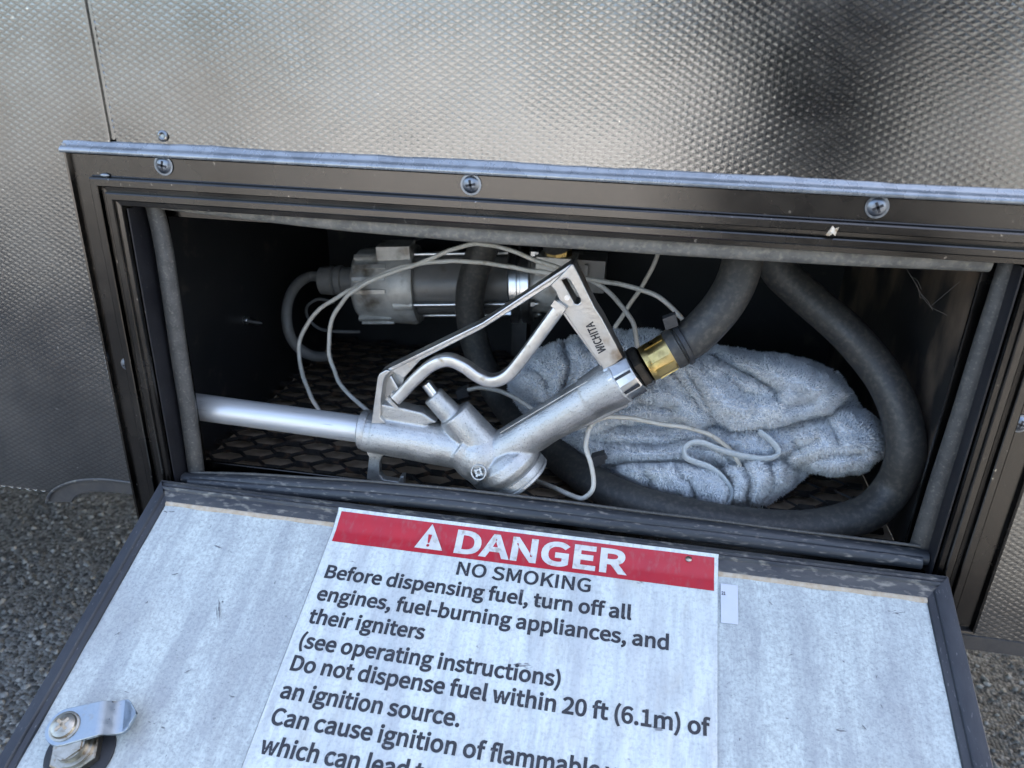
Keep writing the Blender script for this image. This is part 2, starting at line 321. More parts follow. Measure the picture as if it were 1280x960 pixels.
# letter outlines (advance, contours of x, y, left handle, right handle; cap height 1000), a plain grotesque
GLYPHS = {" ":[306,[]],"(":[461,[[326,-267,-126,203,25,11,402,-233,-26,-11,-117,193,229,424,0,-232,0,230,402,1079,-117,-195,-26,12,326,1114,25,-11,-126,-204,125,424,0,267,0,-269]]],")":[461,[[135,-267,-26,11,125,203,335,424,0,-269,0,267,135,1114,125,-204,-26,-11,57,1079,26,12,117,-195,233,424,0,230,0,-232,57,-233,117,193,26,-11]]],",":[379,[[102,-259,-10,25,123,52,301,26,0,-131,0,91,196,172,66,0,-50,0,102,84,0,55,0,-54,193,-3,-49,0,5,1,208,-1,-5,-1,-1,-82,72,-185,85,36,10,-25]]],"-":[473,[[63,334,0,32,116,0,411,334,-116,0,0,32,411,429,0,-32,-116,0,63,429,116,0,0,-32]]],".":[379,[[189,-18,-50,0,49,0,279,76,0,-56,0,58,189,172,49,0,-50,0,99,76,0,58,0,-56]]],"0":[757,[[379,-18,-191,0,189,0,689,503,0,-349,0,346,379,1016,189,0,-191,0,68,503,0,346,0,-349],[379,83,113,0,-113,0,188,503,0,-293,0,291,379,918,-113,0,113,0,569,503,0,291,0,-293]]],"1":[757,[[120,0,0,35,182,0,668,0,-183,0,0,35,668,104,0,-35,-67,0,467,104,67,0,0,298,467,999,0,-299,-31,0,372,999,32,0,-55,-32,165,928,88,16,0,-27,165,849,0,26,59,0,343,849,-59,0,0,-249,343,104,0,248,-74,0,120,104,74,0,0,-35]]],"2":[757,[[60,0,0,25,209,0,688,0,-209,0,0,36,688,108,0,-36,-92,0,411,108,93,0,-50,0,248,98,52,4,234,222,640,723,0,-200,0,178,349,1016,178,0,-127,0,54,871,81,88,25,-24,127,800,-24,23,56,66,334,916,-82,0,124,0,518,718,0,114,0,-172,60,74,313,273,0,-25]]],"6":[757,[[410,-18,-191,0,155,0,698,307,0,-194,0,209,420,620,169,0,-78,0,193,500,62,75,6,309,451,914,-139,0,60,0,609,838,-38,46,24,25,680,914,-24,-25,-56,60,446,1016,103,0,-194,0,76,477,0,391,0,-330],[196,401,14,-208,66,92,399,527,-61,0,121,0,579,307,0,134,0,-137,410,80,95,0,-125,0]]],"9":[757,[[320,-18,-109,0,187,0,683,542,0,-404,0,318,346,1016,192,0,-155,0,60,692,0,195,0,-206,335,379,-166,0,83,0,565,500,-61,-74,-9,-309,316,86,128,0,-65,0,147,162,44,-48,-23,-26,79,84,23,26,56,-58],[564,605,-14,206,-67,-95,356,471,66,0,-119,0,177,692,0,-133,0,138,347,920,-96,0,127,0]]],"A":[829,[[5,0,113,333,43,0,132,0,-42,0,32,102,229,305,-32,-102,122,0,594,305,-122,0,32,-102,689,0,-31,102,45,0,823,0,-45,0,-113,333,484,999,113,-333,-47,0,343,999,47,0,-112,-333],[260,405,101,0,17,51,309,559,-16,-52,36,113,409,896,-32,-117,2,0,414,896,-2,0,33,-115,515,559,-37,113,16,-52,563,405,-16,51,-101,0]]],"B":[896,[[138,0,0,333,105,0,455,0,-106,0,223,0,834,293,0,-196,0,136,631,531,118,-23,0,3,631,538,0,-2,94,30,777,755,0,-100,0,176,433,999,202,0,-98,0,138,999,98,0,0,-333],[263,575,49,0,0,108,263,899,0,-108,51,0,417,899,-51,0,157,0,653,738,0,118,0,-102,411,575,172,0,-49,0],[263,101,58,0,0,125,263,477,0,-125,58,0,437,477,-58,0,176,0,710,297,0,124,0,-135,437,101,172,0,-58,0]]],"C":[870,[[514,-18,-250,0,129,0,820,125,-79,-91,-23,27,751,206,23,-27,-64,-71,519,93,95,0,-191,0,208,503,0,-252,0,249,523,906,-188,0,86,0,728,812,-54,56,22,27,796,894,-23,-28,-58,64,522,1016,121,0,-254,0,79,499,0,323,0,-325]]],"D":[938,[[138,0,0,333,85,0,392,0,-85,0,301,0,857,503,0,-316,0,319,387,999,306,0,-83,0,138,999,83,0,0,-333],[263,104,38,0,0,264,263,896,0,-264,38,0,376,896,-38,0,236,0,728,503,0,253,0,-252,376,104,236,0,-38,0]]],"E":[803,[[138,0,0,333,196,0,728,0,-197,0,0,36,728,108,0,-36,-155,0,263,108,155,0,0,121,263,471,0,-121,126,0,642,471,-127,0,0,36,642,579,0,-36,-127,0,263,579,126,0,0,104,263,892,0,-104,150,0,713,892,-150,0,0,36,713,999,0,-36,-192,0,138,999,191,0,0,-333]]],"G":[939,[[530,-18,-263,0,133,0,838,98,-64,-67,0,140,838,518,0,-140,-110,0,510,518,109,0,0,-35,510,413,0,35,70,0,722,413,-71,0,0,-87,722,151,0,87,-39,-37,542,93,71,0,-214,0,208,503,0,-252,0,249,541,906,-202,0,99,0,756,812,-50,52,23,27,824,894,-22,-28,-57,60,537,1016,139,0,-265,0,79,499,0,323,0,-325]]],"H":[992,[[138,0,0,333,41,0,263,0,-42,0,0,157,263,471,0,-157,155,0,729,471,-155,0,0,-157,729,0,0,157,42,0,856,0,-43,0,0,333,856,999,0,-333,-43,0,729,999,42,0,0,-140,729,580,0,140,-155,0,263,580,155,0,0,140,263,999,0,-140,-42,0,138,999,41,0,0,-333]]],"I":[400,[[138,0,0,333,41,0,263,0,-42,0,0,333,263,999,0,-333,-42,0,138,999,41,0,0,-333]]],"K":[881,[[138,0,0,333,41,0,263,0,-42,0,0,105,263,316,0,-105,57,68,435,520,-58,-68,100,-173,734,0,-100,173,47,0,875,0,-47,0,-121,207,514,620,120,-207,104,126,827,999,-104,-127,-48,0,684,999,48,0,-139,-167,266,497,139,167,-1,0,263,497,1,0,0,167,263,999,0,-167,-42,0,138,999,41,0,0,-333]]],"M":[1107,[[138,0,0,333,37,0,251,0,-38,0,0,184,251,553,0,-184,0,86,234,847,9,-87,2,0,240,847,-2,0,27,-75,320,620,-27,76,63,-173,510,101,-64,173,28,0,594,101,-28,0,63,173,782,620,-63,-173,27,76,862,847,-26,-75,2,0,868,847,-2,0,-7,-87,852,553,0,86,0,-184,852,0,0,184,39,0,969,0,-39,0,0,333,969,999,0,-333,-51,0,817,999,51,0,-63,-178,627,465,63,178,-23,-69,557,256,26,70,-2,0,552,256,2,0,-25,70,480,465,25,-69,-64,178,289,999,63,-178,-51,0,138,999,50,0,0,-333]]],"N":[985,[[138,0,0,333,39,0,256,0,-39,0,0,175,256,525,0,-175,0,104,241,837,6,-101,2,0,247,837,-2,0,35,-69,354,631,-36,68,121,-210,718,0,-121,210,43,0,847,0,-43,0,0,333,847,999,0,-333,-40,0,728,999,39,0,0,-173,728,480,0,173,0,-104,745,163,-8,100,-2,0,738,163,3,0,-35,69,631,369,36,-68,-122,210,266,999,121,-210,-43,0,138,999,42,0,0,-333]]],"O":[1011,[[505,-18,-250,0,251,0,932,503,0,-320,0,320,505,1016,251,0,-250,0,79,503,0,320,0,-320],[505,93,180,0,-179,0,208,503,0,-250,0,249,505,906,-179,0,180,0,802,503,0,249,0,-250]]],"R":[866,[[263,525,56,0,0,124,263,896,0,-124,56,0,431,896,-56,0,156,0,673,719,0,131,0,-130,431,525,156,0,-56,0],[685,0,-81,141,48,0,827,0,-47,0,-84,146,574,437,84,-145,134,33,798,719,0,-156,0,207,450,999,203,0,-104,0,138,999,104,0,0,-333,138,0,0,333,41,0,263,0,-42,0,0,141,263,424,0,-142,60,0,443,424,-60,0,81,-142]]],"S":[812,[[414,-18,-142,0,209,0,753,266,0,-158,0,148,548,533,115,-51,-48,20,406,594,47,-20,-78,33,240,762,0,-99,0,88,426,906,-113,0,93,0,654,813,-61,58,22,27,719,894,-21,-27,-69,72,426,1016,119,0,-181,0,112,752,0,154,0,-146,315,496,-93,39,47,-21,458,433,-48,21,95,-42,625,255,0,103,0,-97,416,93,132,0,-104,0,140,217,71,-75,-25,-29,65,129,25,29,86,-89]]],"T":[817,[[345,0,0,297,42,0,471,0,-42,0,0,297,471,892,0,-297,101,0,774,892,-101,0,0,36,774,999,0,-36,-244,0,42,999,244,0,0,-36,42,892,0,36,101,0,345,892,-101,0,0,-297]]],"W":[1197,[[247,0,-71,333,50,0,396,0,-49,0,50,201,545,602,-50,-201,16,79,595,830,-15,-77,2,0,601,830,-2,0,16,-77,650,602,-18,79,50,-201,801,0,-50,201,51,0,954,0,-51,0,68,333,1159,999,-68,-333,-40,0,1040,999,39,0,-36,-182,932,455,36,181,-18,-108,877,131,18,109,-2,0,869,131,3,0,-24,109,798,455,25,-106,-46,181,659,999,47,-182,-38,0,544,999,38,0,-46,-182,406,455,46,181,-25,-108,335,131,22,109,-2,0,330,131,2,0,-21,109,270,455,20,-108,-35,181,165,999,35,-182,-43,0,35,999,44,0,71,-333]]],"a":[767,[[296,-18,-124,0,91,0,541,89,-71,-59,1,0,545,89,-1,0,4,-30,556,0,-4,30,34,0,658,0,-34,0,0,152,658,455,0,-152,0,184,402,759,181,0,-120,0,112,662,66,44,16,-28,159,576,-15,29,59,40,381,655,-85,0,122,0,534,469,0,95,-315,-36,80,192,0,161,0,-133],[331,83,71,0,-74,0,200,200,0,-84,0,96,534,386,-249,-29,0,-69,534,180,0,68,-72,-64]]],"b":[842,[[451,-18,-68,0,169,0,772,381,0,-253,0,229,478,759,191,0,-83,0,245,655,68,58,2,44,251,787,-2,-44,0,99,251,1084,0,-99,-42,0,125,1084,42,0,0,-361,125,0,0,361,33,0,225,0,-33,0,3,25,236,76,-4,-25,2,0,241,76,-2,0,64,-58],[431,87,122,0,-50,0,251,163,64,-57,0,130,251,553,0,-130,69,66,447,654,-61,0,142,0,643,380,0,165,0,-182]]],"c":[695,[[417,-18,-196,0,88,0,657,75,-67,-57,-18,28,602,159,18,-28,-46,-40,428,86,68,0,-136,0,199,369,0,-170,0,171,432,654,-135,0,57,0,579,590,-42,38,21,27,642,672,-21,-28,-52,46,426,759,97,0,-190,0,71,369,0,247,0,-245]]],"d":[845,[[377,-18,-185,0,89,0,602,87,-57,-57,2,0,606,87,-1,0,4,-29,617,0,-3,29,34,0,719,0,-34,0,0,361,719,1084,0,-361,-41,0,594,1084,42,0,0,-94,594,800,0,95,2,-42,601,673,-2,42,-66,53,392,759,88,0,-169,0,72,369,0,240,0,-246],[405,87,68,0,-130,0,200,371,0,-179,0,169,414,654,-118,0,61,0,594,576,-61,56,0,-129,594,188,0,129,-61,-68]]],"e":[755,[[425,-18,-197,0,100,0,668,57,-64,-42,-15,28,624,140,15,-27,-56,-36,439,82,72,0,-141,0,193,341,9,-158,167,0,692,341,-166,0,3,19,698,411,0,-27,0,212,402,759,189,0,-169,0,71,369,0,241,0,-244],[192,429,132,0,15,147,405,659,-105,0,115,0,589,429,0,150,-133,0]]],"f":[443,[[45,639,0,31,34,0,146,639,-34,0,0,-213,146,0,0,213,41,0,270,0,-42,0,0,213,270,639,0,-213,52,0,426,639,-52,0,0,34,426,740,0,-34,-52,0,270,740,52,0,0,39,270,857,0,-39,0,95,375,1003,-71,0,26,0,458,982,-27,14,9,33,485,1079,-9,-32,-34,14,361,1102,46,0,-147,0,146,858,0,150,0,-39,146,740,0,39,-34,-2,45,733,34,2,0,-31]]],"g":[769,[[375,-341,-180,0,229,0,749,-84,0,-138,0,122,492,91,170,0,-49,0,346,91,49,0,-99,0,217,172,0,-47,0,41,264,260,-27,-23,33,-16,373,234,-35,0,153,0,644,492,0,-158,0,64,584,644,36,-34,51,0,736,644,-51,0,0,32,736,740,0,-32,-86,0,478,740,86,0,-26,11,373,759,43,0,-148,0,97,495,0,162,0,-89,193,296,-49,38,0,-2,193,290,0,2,-39,-27,112,153,0,61,0,-59,178,31,-38,23,0,-2,178,25,0,2,-69,-43,69,-143,0,64,0,-127],[373,319,86,0,-84,0,217,495,0,-108,0,109,373,668,-86,0,89,0,531,495,0,109,0,-108],[392,-255,143,0,-135,0,178,-125,0,-79,0,42,253,0,-53,-38,33,-8,349,-11,-27,0,42,0,477,-11,-43,0,98,0,627,-105,0,70,0,-76]]],"h":[827,[[125,0,0,361,42,0,251,0,-42,0,0,179,251,537,0,-179,73,75,452,650,-76,0,98,0,593,452,0,139,0,-150,593,0,0,151,41,0,717,0,-42,0,0,156,717,469,0,-157,0,188,490,759,156,0,-100,0,245,635,68,68,2,51,251,787,-2,-50,0,99,251,1084,0,-99,-42,0,125,1084,42,0,0,-361]]],"i":[375,[[125,0,0,247,42,0,251,0,-42,0,0,247,251,740,0,-247,-42,0,125,740,42,0,0,-247],[188,892,-49,0,49,0,271,975,0,-50,0,48,188,1056,49,0,-49,0,106,975,0,48,0,-50]]],"l":[387,[[256,-18,-93,0,34,0,328,-7,-17,-5,-6,32,311,89,6,-32,-14,-3,285,86,7,0,-19,0,251,139,0,-38,0,315,251,1084,0,-315,-42,0,125,1084,42,0,0,-312,125,147,0,313,0,-105]]],"m":[1262,[[125,0,0,247,42,0,251,0,-42,0,0,179,251,537,0,-179,66,76,436,650,-56,0,94,0,574,452,0,139,0,-150,574,0,0,151,41,0,698,0,-42,0,0,179,698,537,0,-179,69,76,884,650,-57,0,94,0,1022,452,0,139,0,-150,1022,0,0,151,41,0,1146,0,-42,0,0,156,1146,469,0,-157,0,188,922,759,152,0,-91,0,677,617,78,83,-30,87,473,759,114,0,-89,0,243,632,65,71,-1,0,240,632,1,0,-4,36,228,740,4,-36,-35,0,125,740,34,0,0,-247]]],"n":[832,[[125,0,0,247,42,0,251,0,-42,0,0,179,251,537,0,-179,73,75,452,650,-76,0,98,0,593,452,0,139,0,-150,593,0,0,151,41,0,717,0,-42,0,0,156,717,469,0,-157,0,188,490,759,156,0,-100,0,243,632,69,71,-1,0,240,632,1,0,-4,36,228,740,4,-36,-35,0,125,740,34,0,0,-247]]],"o":[826,[[413,-18,-181,0,181,0,755,369,0,-245,0,247,413,759,181,0,-181,0,71,369,0,247,0,-245],[413,86,128,0,-128,0,199,369,0,-170,0,171,413,654,-128,0,128,0,628,369,0,171,0,-170]]],"p":[845,[[125,-312,0,351,42,0,251,-312,-42,0,0,84,251,-61,0,-84,-2,43,247,68,1,-43,66,-56,451,-18,-67,0,169,0,772,381,0,-253,0,229,478,759,191,0,-86,0,243,654,66,56,-1,0,240,654,1,0,-4,29,228,740,4,-29,-35,0,125,740,34,0,0,-351],[431,87,122,0,-50,0,251,163,65,-57,0,130,251,553,0,-130,71,66,447,654,-61,0,142,0,643,380,0,165,0,-182]]],"r":[529,[[125,0,0,247,42,0,251,0,-42,0,0,158,251,475,0,-158,49,126,436,647,-61,0,31,0,508,635,-24,8,8,36,531,743,-7,-36,-23,12,452,759,33,0,-81,0,243,605,51,94,-1,0,240,605,1,0,-4,45,228,740,4,-45,-35,0,125,740,34,0,0,-247]]],"s":[638,[[319,-18,-105,0,174,0,587,202,0,-120,0,140,362,426,108,-40,-83,32,203,555,0,-70,0,58,341,662,-94,0,65,0,508,597,-50,37,20,26,568,674,-20,-25,-56,47,339,759,92,0,-162,0,84,549,0,117,0,-127,300,335,-104,38,81,-30,469,195,0,75,0,-64,323,79,98,0,-89,0,104,168,65,-54,-20,-28,44,84,20,28,69,-58]]],"t":[514,[[357,-18,-157,0,46,0,495,10,-43,-14,-9,31,470,104,8,-32,-24,-11,386,83,27,0,-86,0,271,225,0,-90,0,138,271,639,0,-138,67,0,473,639,-67,0,0,34,473,740,0,-34,-67,0,271,740,67,0,0,69,271,948,0,-69,-34,0,168,948,34,0,-5,-69,154,740,4,69,-39,-2,37,733,39,2,0,-31,37,639,0,31,37,0,147,639,-37,0,0,-137,147,229,0,137,0,-149]]],"u":[827,[[342,-18,-157,0,101,0,586,116,-70,-81,1,0,590,116,-1,0,3,-39,599,0,-3,39,35,0,703,0,-35,0,0,247,703,740,0,-247,-41,0,579,740,41,0,0,-175,579,215,0,175,-71,-87,379,90,76,0,-98,0,240,286,0,-137,0,151,240,740,0,-151,-42,0,114,740,42,0,0,-156,114,271,0,156,0,-189]]],"v":[710,[[285,0,-89,247,48,0,431,0,-49,0,87,247,692,740,-87,-247,-41,0,569,740,41,0,-46,-141,429,319,47,140,-22,-72,361,101,22,71,-2,0,354,101,2,0,-22,71,286,319,23,-72,-46,140,147,740,46,-141,-43,0,18,740,43,0,89,-247]]],"w":[1093,[[243,0,-69,247,48,0,387,0,-48,0,35,132,492,396,-35,-132,19,71,542,612,-16,-75,3,0,549,612,-2,0,18,-75,599,399,-19,70,36,-133,706,0,-36,133,50,0,857,0,-50,0,67,247,1057,740,-67,-247,-40,0,937,740,40,0,-36,-143,830,312,36,143,-17,-71,785,106,15,68,-3,0,778,106,2,0,-18,68,726,312,18,-71,-38,143,610,740,39,-143,-40,0,489,740,41,0,-38,-143,373,312,39,143,-17,-71,324,106,15,68,-2,0,317,106,3,0,-15,68,274,312,15,-71,-37,143,163,740,37,-143,-42,0,37,740,42,0,68,-247]]]}
def _contour(q, f, res=6):
    n = len(q)//6; out = []
    for k in range(n):
        a, b = q[6*k:6*k+6], q[6*((k+1)%n):6*((k+1)%n)+6]
        p0, p3 = Vector((a[0], a[1])), Vector((b[0], b[1])); p1 = p0+Vector((a[4], a[5])); p2 = p3+Vector((b[2], b[3]))
        if (p3-p0).length < 1: continue
        d = (p3-p0).normalized(); line = abs((p1-p0).cross(d)) < 2 and abs((p2-p0).cross(d)) < 2
        for m in range(1 if line else res):
            t = m/res; out.append(p0*(1-t)**3+p1*3*t*(1-t)**2+p2*3*t*t*(1-t)+p3*t**3)
    P = []
    for p in out:
        p = Vector(f(p.x, p.y))
        if not P or (p-P[-1]).length > .004: P.append(p)
    if len(P) > 2 and (P[0]-P[-1]).length < .004: P.pop()
    return P
def _grow(P, d):
    n = len(P); out = []
    for k in range(n):
        a, b, c = P[k-1], P[k], P[(k+1)%n]; u, v = (b-a).normalized(), (c-b).normalized()
        n1, n2 = Vector((u.y, -u.x)), Vector((v.y, -v.x)); m = n1+n2
        m = m*(2/max(m.length_squared, .7)); out.append(b+m*d)
    return out
def text_mesh(t, aspect, bold):
    """flat letters with cap height 1 and total width `aspect`, stems thickened by `bold` on each side"""
    from mathutils.geometry import delaunay_2d_cdt
    adv = sum(GLYPHS[c][0] for c in t); c0 = GLYPHS[t[0]][1]; c1 = GLYPHS[t[-1]][1]
    xl = min(q[k] for q in c0 for k in range(0, len(q), 6)); xr = GLYPHS[t[-1]][0] - max(q[k] for q in c1 for k in range(0, len(q), 6))
    kx = (aspect-2*bold)/(adv-xl-xr); V = []; F = []; x = -xl
    for ch in t:
        vs = []; es = []; cs = []
        for q in GLYPHS[ch][1]:
            P = _contour(q, lambda u, v: ((x+u)*kx+bold, v*.001*(1-2*bold)+bold)); cs.append(P)
        if cs:
            ar = lambda P: sum(P[k-1].cross(P[k]) for k in range(len(P)))
            sg = 1 if ar(max(cs, key=lambda P: abs(ar(P)))) > 0 else -1
            for P in cs:
                P = _grow(P, bold*sg); o = len(vs); vs += P; es += [(o+k, o+(k+1)%len(P)) for k in range(len(P))]
            r = delaunay_2d_cdt(vs, es, [], 0, 1e-5); o = len(V); tri_ = []
            segs_ = [(vs[i], vs[j]) for i, j in es]
            for f in r[2]:
                cx, cy = sum(r[0][k].x for k in f)/3, sum(r[0][k].y for k in f)/3; odd = False
                for a, b in segs_:
                    if (a.y > cy) != (b.y > cy) and cx < a.x+(cy-a.y)*(b.x-a.x)/(b.y-a.y): odd = not odd
                if odd: tri_.append(f)
            V += [(p.x, p.y, 0) for p in r[0]]; F += [tuple(k+o for k in f) for f in tri_]
        x += GLYPHS[ch][0]
    me = bpy.data.meshes.new('letters'); me.from_pydata(V, [], F); me.update(); return me
def text_on(name, t, fn, p0, p1, cap, material, parent, bold=0.0, fine=True):
    """fn(a,b) -> point; baseline from p0 to p1 in (a,b); cap height cap along -b"""
    Lw = math.hypot(p1[0]-p0[0], p1[1]-p0[1])
    me = text_mesh(t, Lw/cap, bold)
    bm = bmesh.new(); bm.from_mesh(me)
    if fine:
        for _ in range(2):
            e = [q for q in bm.edges if q.calc_length() > .22]
            if e: bmesh.ops.subdivide_edges(bm, edges=e, cuts=1)
            bmesh.ops.triangulate(bm, faces=bm.faces)
    up_ok = None
    for v in bm.verts:
        u = v.co.x*cap/Lw
        v.co = fn(p0[0]+(p1[0]-p0[0])*u, p0[1]+(p1[1]-p0[1])*u - cap*v.co.y)
    bm.to_mesh(me); bm.free()
    me.materials.clear(); me.materials.append(material); me.update()
    return link(name, me, parent)
def prism2d(outlines, Y, thick, bevel=.0008):
    """outlines: lists of world points on plane y=Y; first is the outside, others are holes"""
    cu = bpy.data.curves.new('pr', 'CURVE'); cu.dimensions = '2D'; cu.fill_mode = 'BOTH'
    cu.extrude = thick/2-bevel; cu.bevel_depth = bevel; cu.bevel_resolution = 2; cu.offset = -bevel
    for o in outlines:
        sp = cu.splines.new('POLY'); sp.points.add(len(o)-1); sp.use_cyclic_u = True
        for p, q in zip(sp.points, o): p.co = (q[0], q[2], 0, 1)
    me = curve_mesh(cu); me.transform(Matrix.Translation((0, Y, 0)) @ Matrix.Rotation(math.pi/2, 4, 'X'))
    me.polygons.foreach_set('use_smooth', [True]*len(me.polygons)); me.set_sharp_from_angle(angle=R_(40))
    return me

# ================================================================ GROUND AND SURROUNDINGS
GZ = -0.75
g = MB().add([(-80,-80,GZ),(80,-80,GZ),(80,60,GZ),(-80,60,GZ)], [(0,1,2,3)]).build('asphalt_ground', MT['asphalt']); struct(g)
g = MB().add([(-400,-400,GZ-.012),(400,-400,GZ-.012),(400,400,GZ-.012),(-400,400,GZ-.012)], [(0,1,2,3)]).build('ground', MT['far_ground']); struct(g)
g = MB().add([(-2.9,-10.5,GZ+.004),(1.5,-10.5,GZ+.004),(1.9,-2.9,GZ+.004),(-1.9,-3.4,GZ+.004)], [(0,1,2,3)]).build('reflection_pad', MT['bright_pad']); struct(g)  # unseen pad, added to reflect as a bright patch in the panel
# loose aggregate standing proud of the asphalt
st = MB(); bm = bmesh.new(); bmesh.ops.create_icosphere(bm, subdivisions=1, radius=1)
bv = [v.co.copy() for v in bm.verts]; bf = [[v.index for v in f.verts] for f in bm.faces]; bm.free()
def stones(n, x0, x1, y0, y1):
    for _ in range(n):
        x, y = random.uniform(x0, x1), random.uniform(y0, y1); r = random.choice((.0016,.002,.0026,.0034,.0045))
        q = Matrix.Rotation(random.random()*6.3, 3, 'Z') @ Matrix.Rotation(random.random()*3, 3, 'X')
        sx, sy, sz = random.uniform(.8,1.4), random.uniform(.7,1.1), random.uniform(.5,.9)
        st.add([q @ Vector((v.x*sx, v.y*sy, v.z*sz))*r*(1+.25*random.uniform(-1,1)) + Vector((x, y, GZ+r*.15)) for v in bv], bf)
stones(5200, -1.05, .05, .02, .8); stones(3000, .75, 1.6, .15, .9)
o = st.build('asphalt_aggregate', MT['stone'], smooth=False, fixn=False); struct(o, 'stuff')
tag(o, 'coarse grey stone chips of the asphalt under the trailer', 'aggregate')

# ================================================================ TRAILER
W, H = .72, .33415
trailer = thing('trailer', 'dark diamond-embossed metal side of a trailer around the open fuel compartment', 'trailer', (.36, 0, GZ))
SEAM, ZBL, ZBR = .0375, -.315, -.349
CW, CH = .0084, .0047
ARCH_O = [(60,626),(63,618),(70,610),(86,602.5),(104,598.5),(128,597.5),(150,599.5),(174,603)]
ARCH_I = [(174,618),(150,615),(130,613.5),(115,614),(103,616.5),(95,621),(91,627)]
_ax = [at(u, v, 0) for u, v in ARCH_O]
def arch_z(x):                        # the scalloped cut in the lower edge, left of the frame
    if x < _ax[0].x: return ZBL
    return max(ZBL, float(np.interp(x, [p.x for p in _ax], [p.z for p in _ax])))
def und(x, z):                        # shallow dents and oil-canning of the sheet
    p = Vector((x*2.1, 0, z*2.3)); return .0022*noise.noise(p) + .0007*noise.noise(p*4) + .0003*noise.noise(p*9)
def emboss(x0, x1, z0, z1, yoff, zfun=None):
    vs = []; fs = []; idx = {}; gr = []
    def cz(x, z): return max(z, zfun(x) if zfun else z0)
    def corner(i, j):
        if (i, j) in idx: return idx[(i, j)]
        x = min(max(i*CW/2, x0), x1); z = min(cz(x, j*CH/2), z1)
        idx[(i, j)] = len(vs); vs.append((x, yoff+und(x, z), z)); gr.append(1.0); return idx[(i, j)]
    i0, i1 = int(x0/(CW/2))-2, int(x1/(CW/2))+2; j0, j1 = int(z0/(CH/2))-2, int(z1/(CH/2))+2
    for i in range(i0, i1):
        for j in range(j0, j1):
            if (i+j) % 2: continue
            xc, zc = i*CW/2, j*CH/2
            if .006 < xc < W-.006 and -H+.006 < zc < -.004: continue
            if xc < x0-CW/2 or xc > x1+CW/2 or zc > z1+CH/2 or zc < cz(xc, -9)-CH/2: continue
            c = [corner(i-1, j), corner(i, j-1), corner(i+1, j), corner(i, j+1)]
            h = .00020*(1+.25*noise.noise(Vector((xc*40, 3, zc*40)))); k = .44
            b = len(vs)
            for q in c:
                v = vs[q]; x, z = xc+(v[0]-xc)*k, zc+(v[2]-zc)*k
                z = min(cz(x, z), z1); x = min(max(x, x0), x1)
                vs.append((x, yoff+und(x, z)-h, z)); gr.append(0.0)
            for a in range(4): d = (a+1) % 4; fs.append((c[a], c[d], b+d, b+a))
            fs.append((b, b+1, b+2, b+3))
    m = MB(); m.v = vs; m.f = fs; m.m = [0]*len(fs); m.g = gr; return m
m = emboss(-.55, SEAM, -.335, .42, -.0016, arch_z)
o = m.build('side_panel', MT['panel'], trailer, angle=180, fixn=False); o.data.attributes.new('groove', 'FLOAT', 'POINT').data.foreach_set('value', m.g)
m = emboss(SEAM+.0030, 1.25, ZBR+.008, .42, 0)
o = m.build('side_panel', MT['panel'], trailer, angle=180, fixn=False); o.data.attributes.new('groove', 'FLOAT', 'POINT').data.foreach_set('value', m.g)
# folded sheet edge at the seam
def upright(name, prof, m):           # a folded strip following the dents of the sheet up the seam
    mb = MB(); n = 60; k = len(prof)
    vs = [Vector((x, und(x, .0075+.412*i/n)+y, .0075+.412*i/n)) for i in range(n+1) for x, y in prof]
    mb.add(vs, [(i*k+j, i*k+j+1, (i+1)*k+j+1, (i+1)*k+j) for i in range(n) for j in range(k-1)]); mb.build(name, m, trailer, angle=25)
upright('seam_edge', [(SEAM-.0026,-.0017),(SEAM-.0008,-.0020),(SEAM-.0002,-.0019),(SEAM,-.0014),(SEAM,.0004)], MT['panel'])
upright('seam_lap', [(SEAM-.003,-.0001),(SEAM+.0022,-.0002),(SEAM+.0034,-.0001)], MT['panel'])
MB().box((.98, .004, ZBR+.003), Vector((.27,0,0)), Vector((0,.006,0)), Vector((0,0,.0065))).build('bottom_rail', MT['smooth_dark'], trailer)
MB().box((-.32, .006, ZBL+.004), Vector((.238,0,0)), Vector((0,.006,0)), Vector((0,0,.004))).build('bottom_rail', MT['smooth_dark'], trailer)
# rest of the trailer: the plain wall further out, roof and back of the body
b = MB()
for (x0,x1,z0,z1) in ((-3.2,-.55,-.35,2.35),(1.25,1.75,-.35,2.35),(-.55,1.25,.42,2.35)):
    b.box(((x0+x1)/2, .02, (z0+z1)/2), Vector(((x1-x0)/2,0,0)), Vector((0,.018,0)), Vector((0,0,(z1-z0)/2)))
b.box((-.725, 2.2, 1.0), Vector((2.475,0,0)), Vector((0,.02,0)), Vector((0,0,1.34)))
b.box((-.725, 1.1, 2.36), Vector((2.475,0,0)), Vector((0,1.1,0)), Vector((0,0,.012)))
for x in (-3.19, 1.74): b.box((x, 1.12, 1.0), Vector((.012,0,0)), Vector((0,1.06,0)), Vector((0,0,1.34)))
b.box((-.725, 1.35, -.33), Vector((2.45,0,0)), Vector((0,.84,0)), Vector((0,0,.012)))
b.build('body_shell', MT['smooth_dark'], trailer)
# vent arch trim: a bent strip with a rolled lip
me = prism2d([[Vector((p.x, 0, p.z)) for p in resample([at(u, v, .002) for u, v in ARCH_O], 1, 5)[0]+resample([at(u, v, .002) for u, v in ARCH_I], 1, 5)[0]]], .0022, .005, .001)
me.materials.append(MT['smooth_dark']); link('scalloped_lip', me, trailer)
MB().tube([p+Vector((0,-.0022,-.0004)) for p in _ax], [(.0010,.0014)]*len(_ax), segs=8, flat=Vector((0,1,0))).build('lip_edge', MT['edge_dusty'], trailer)

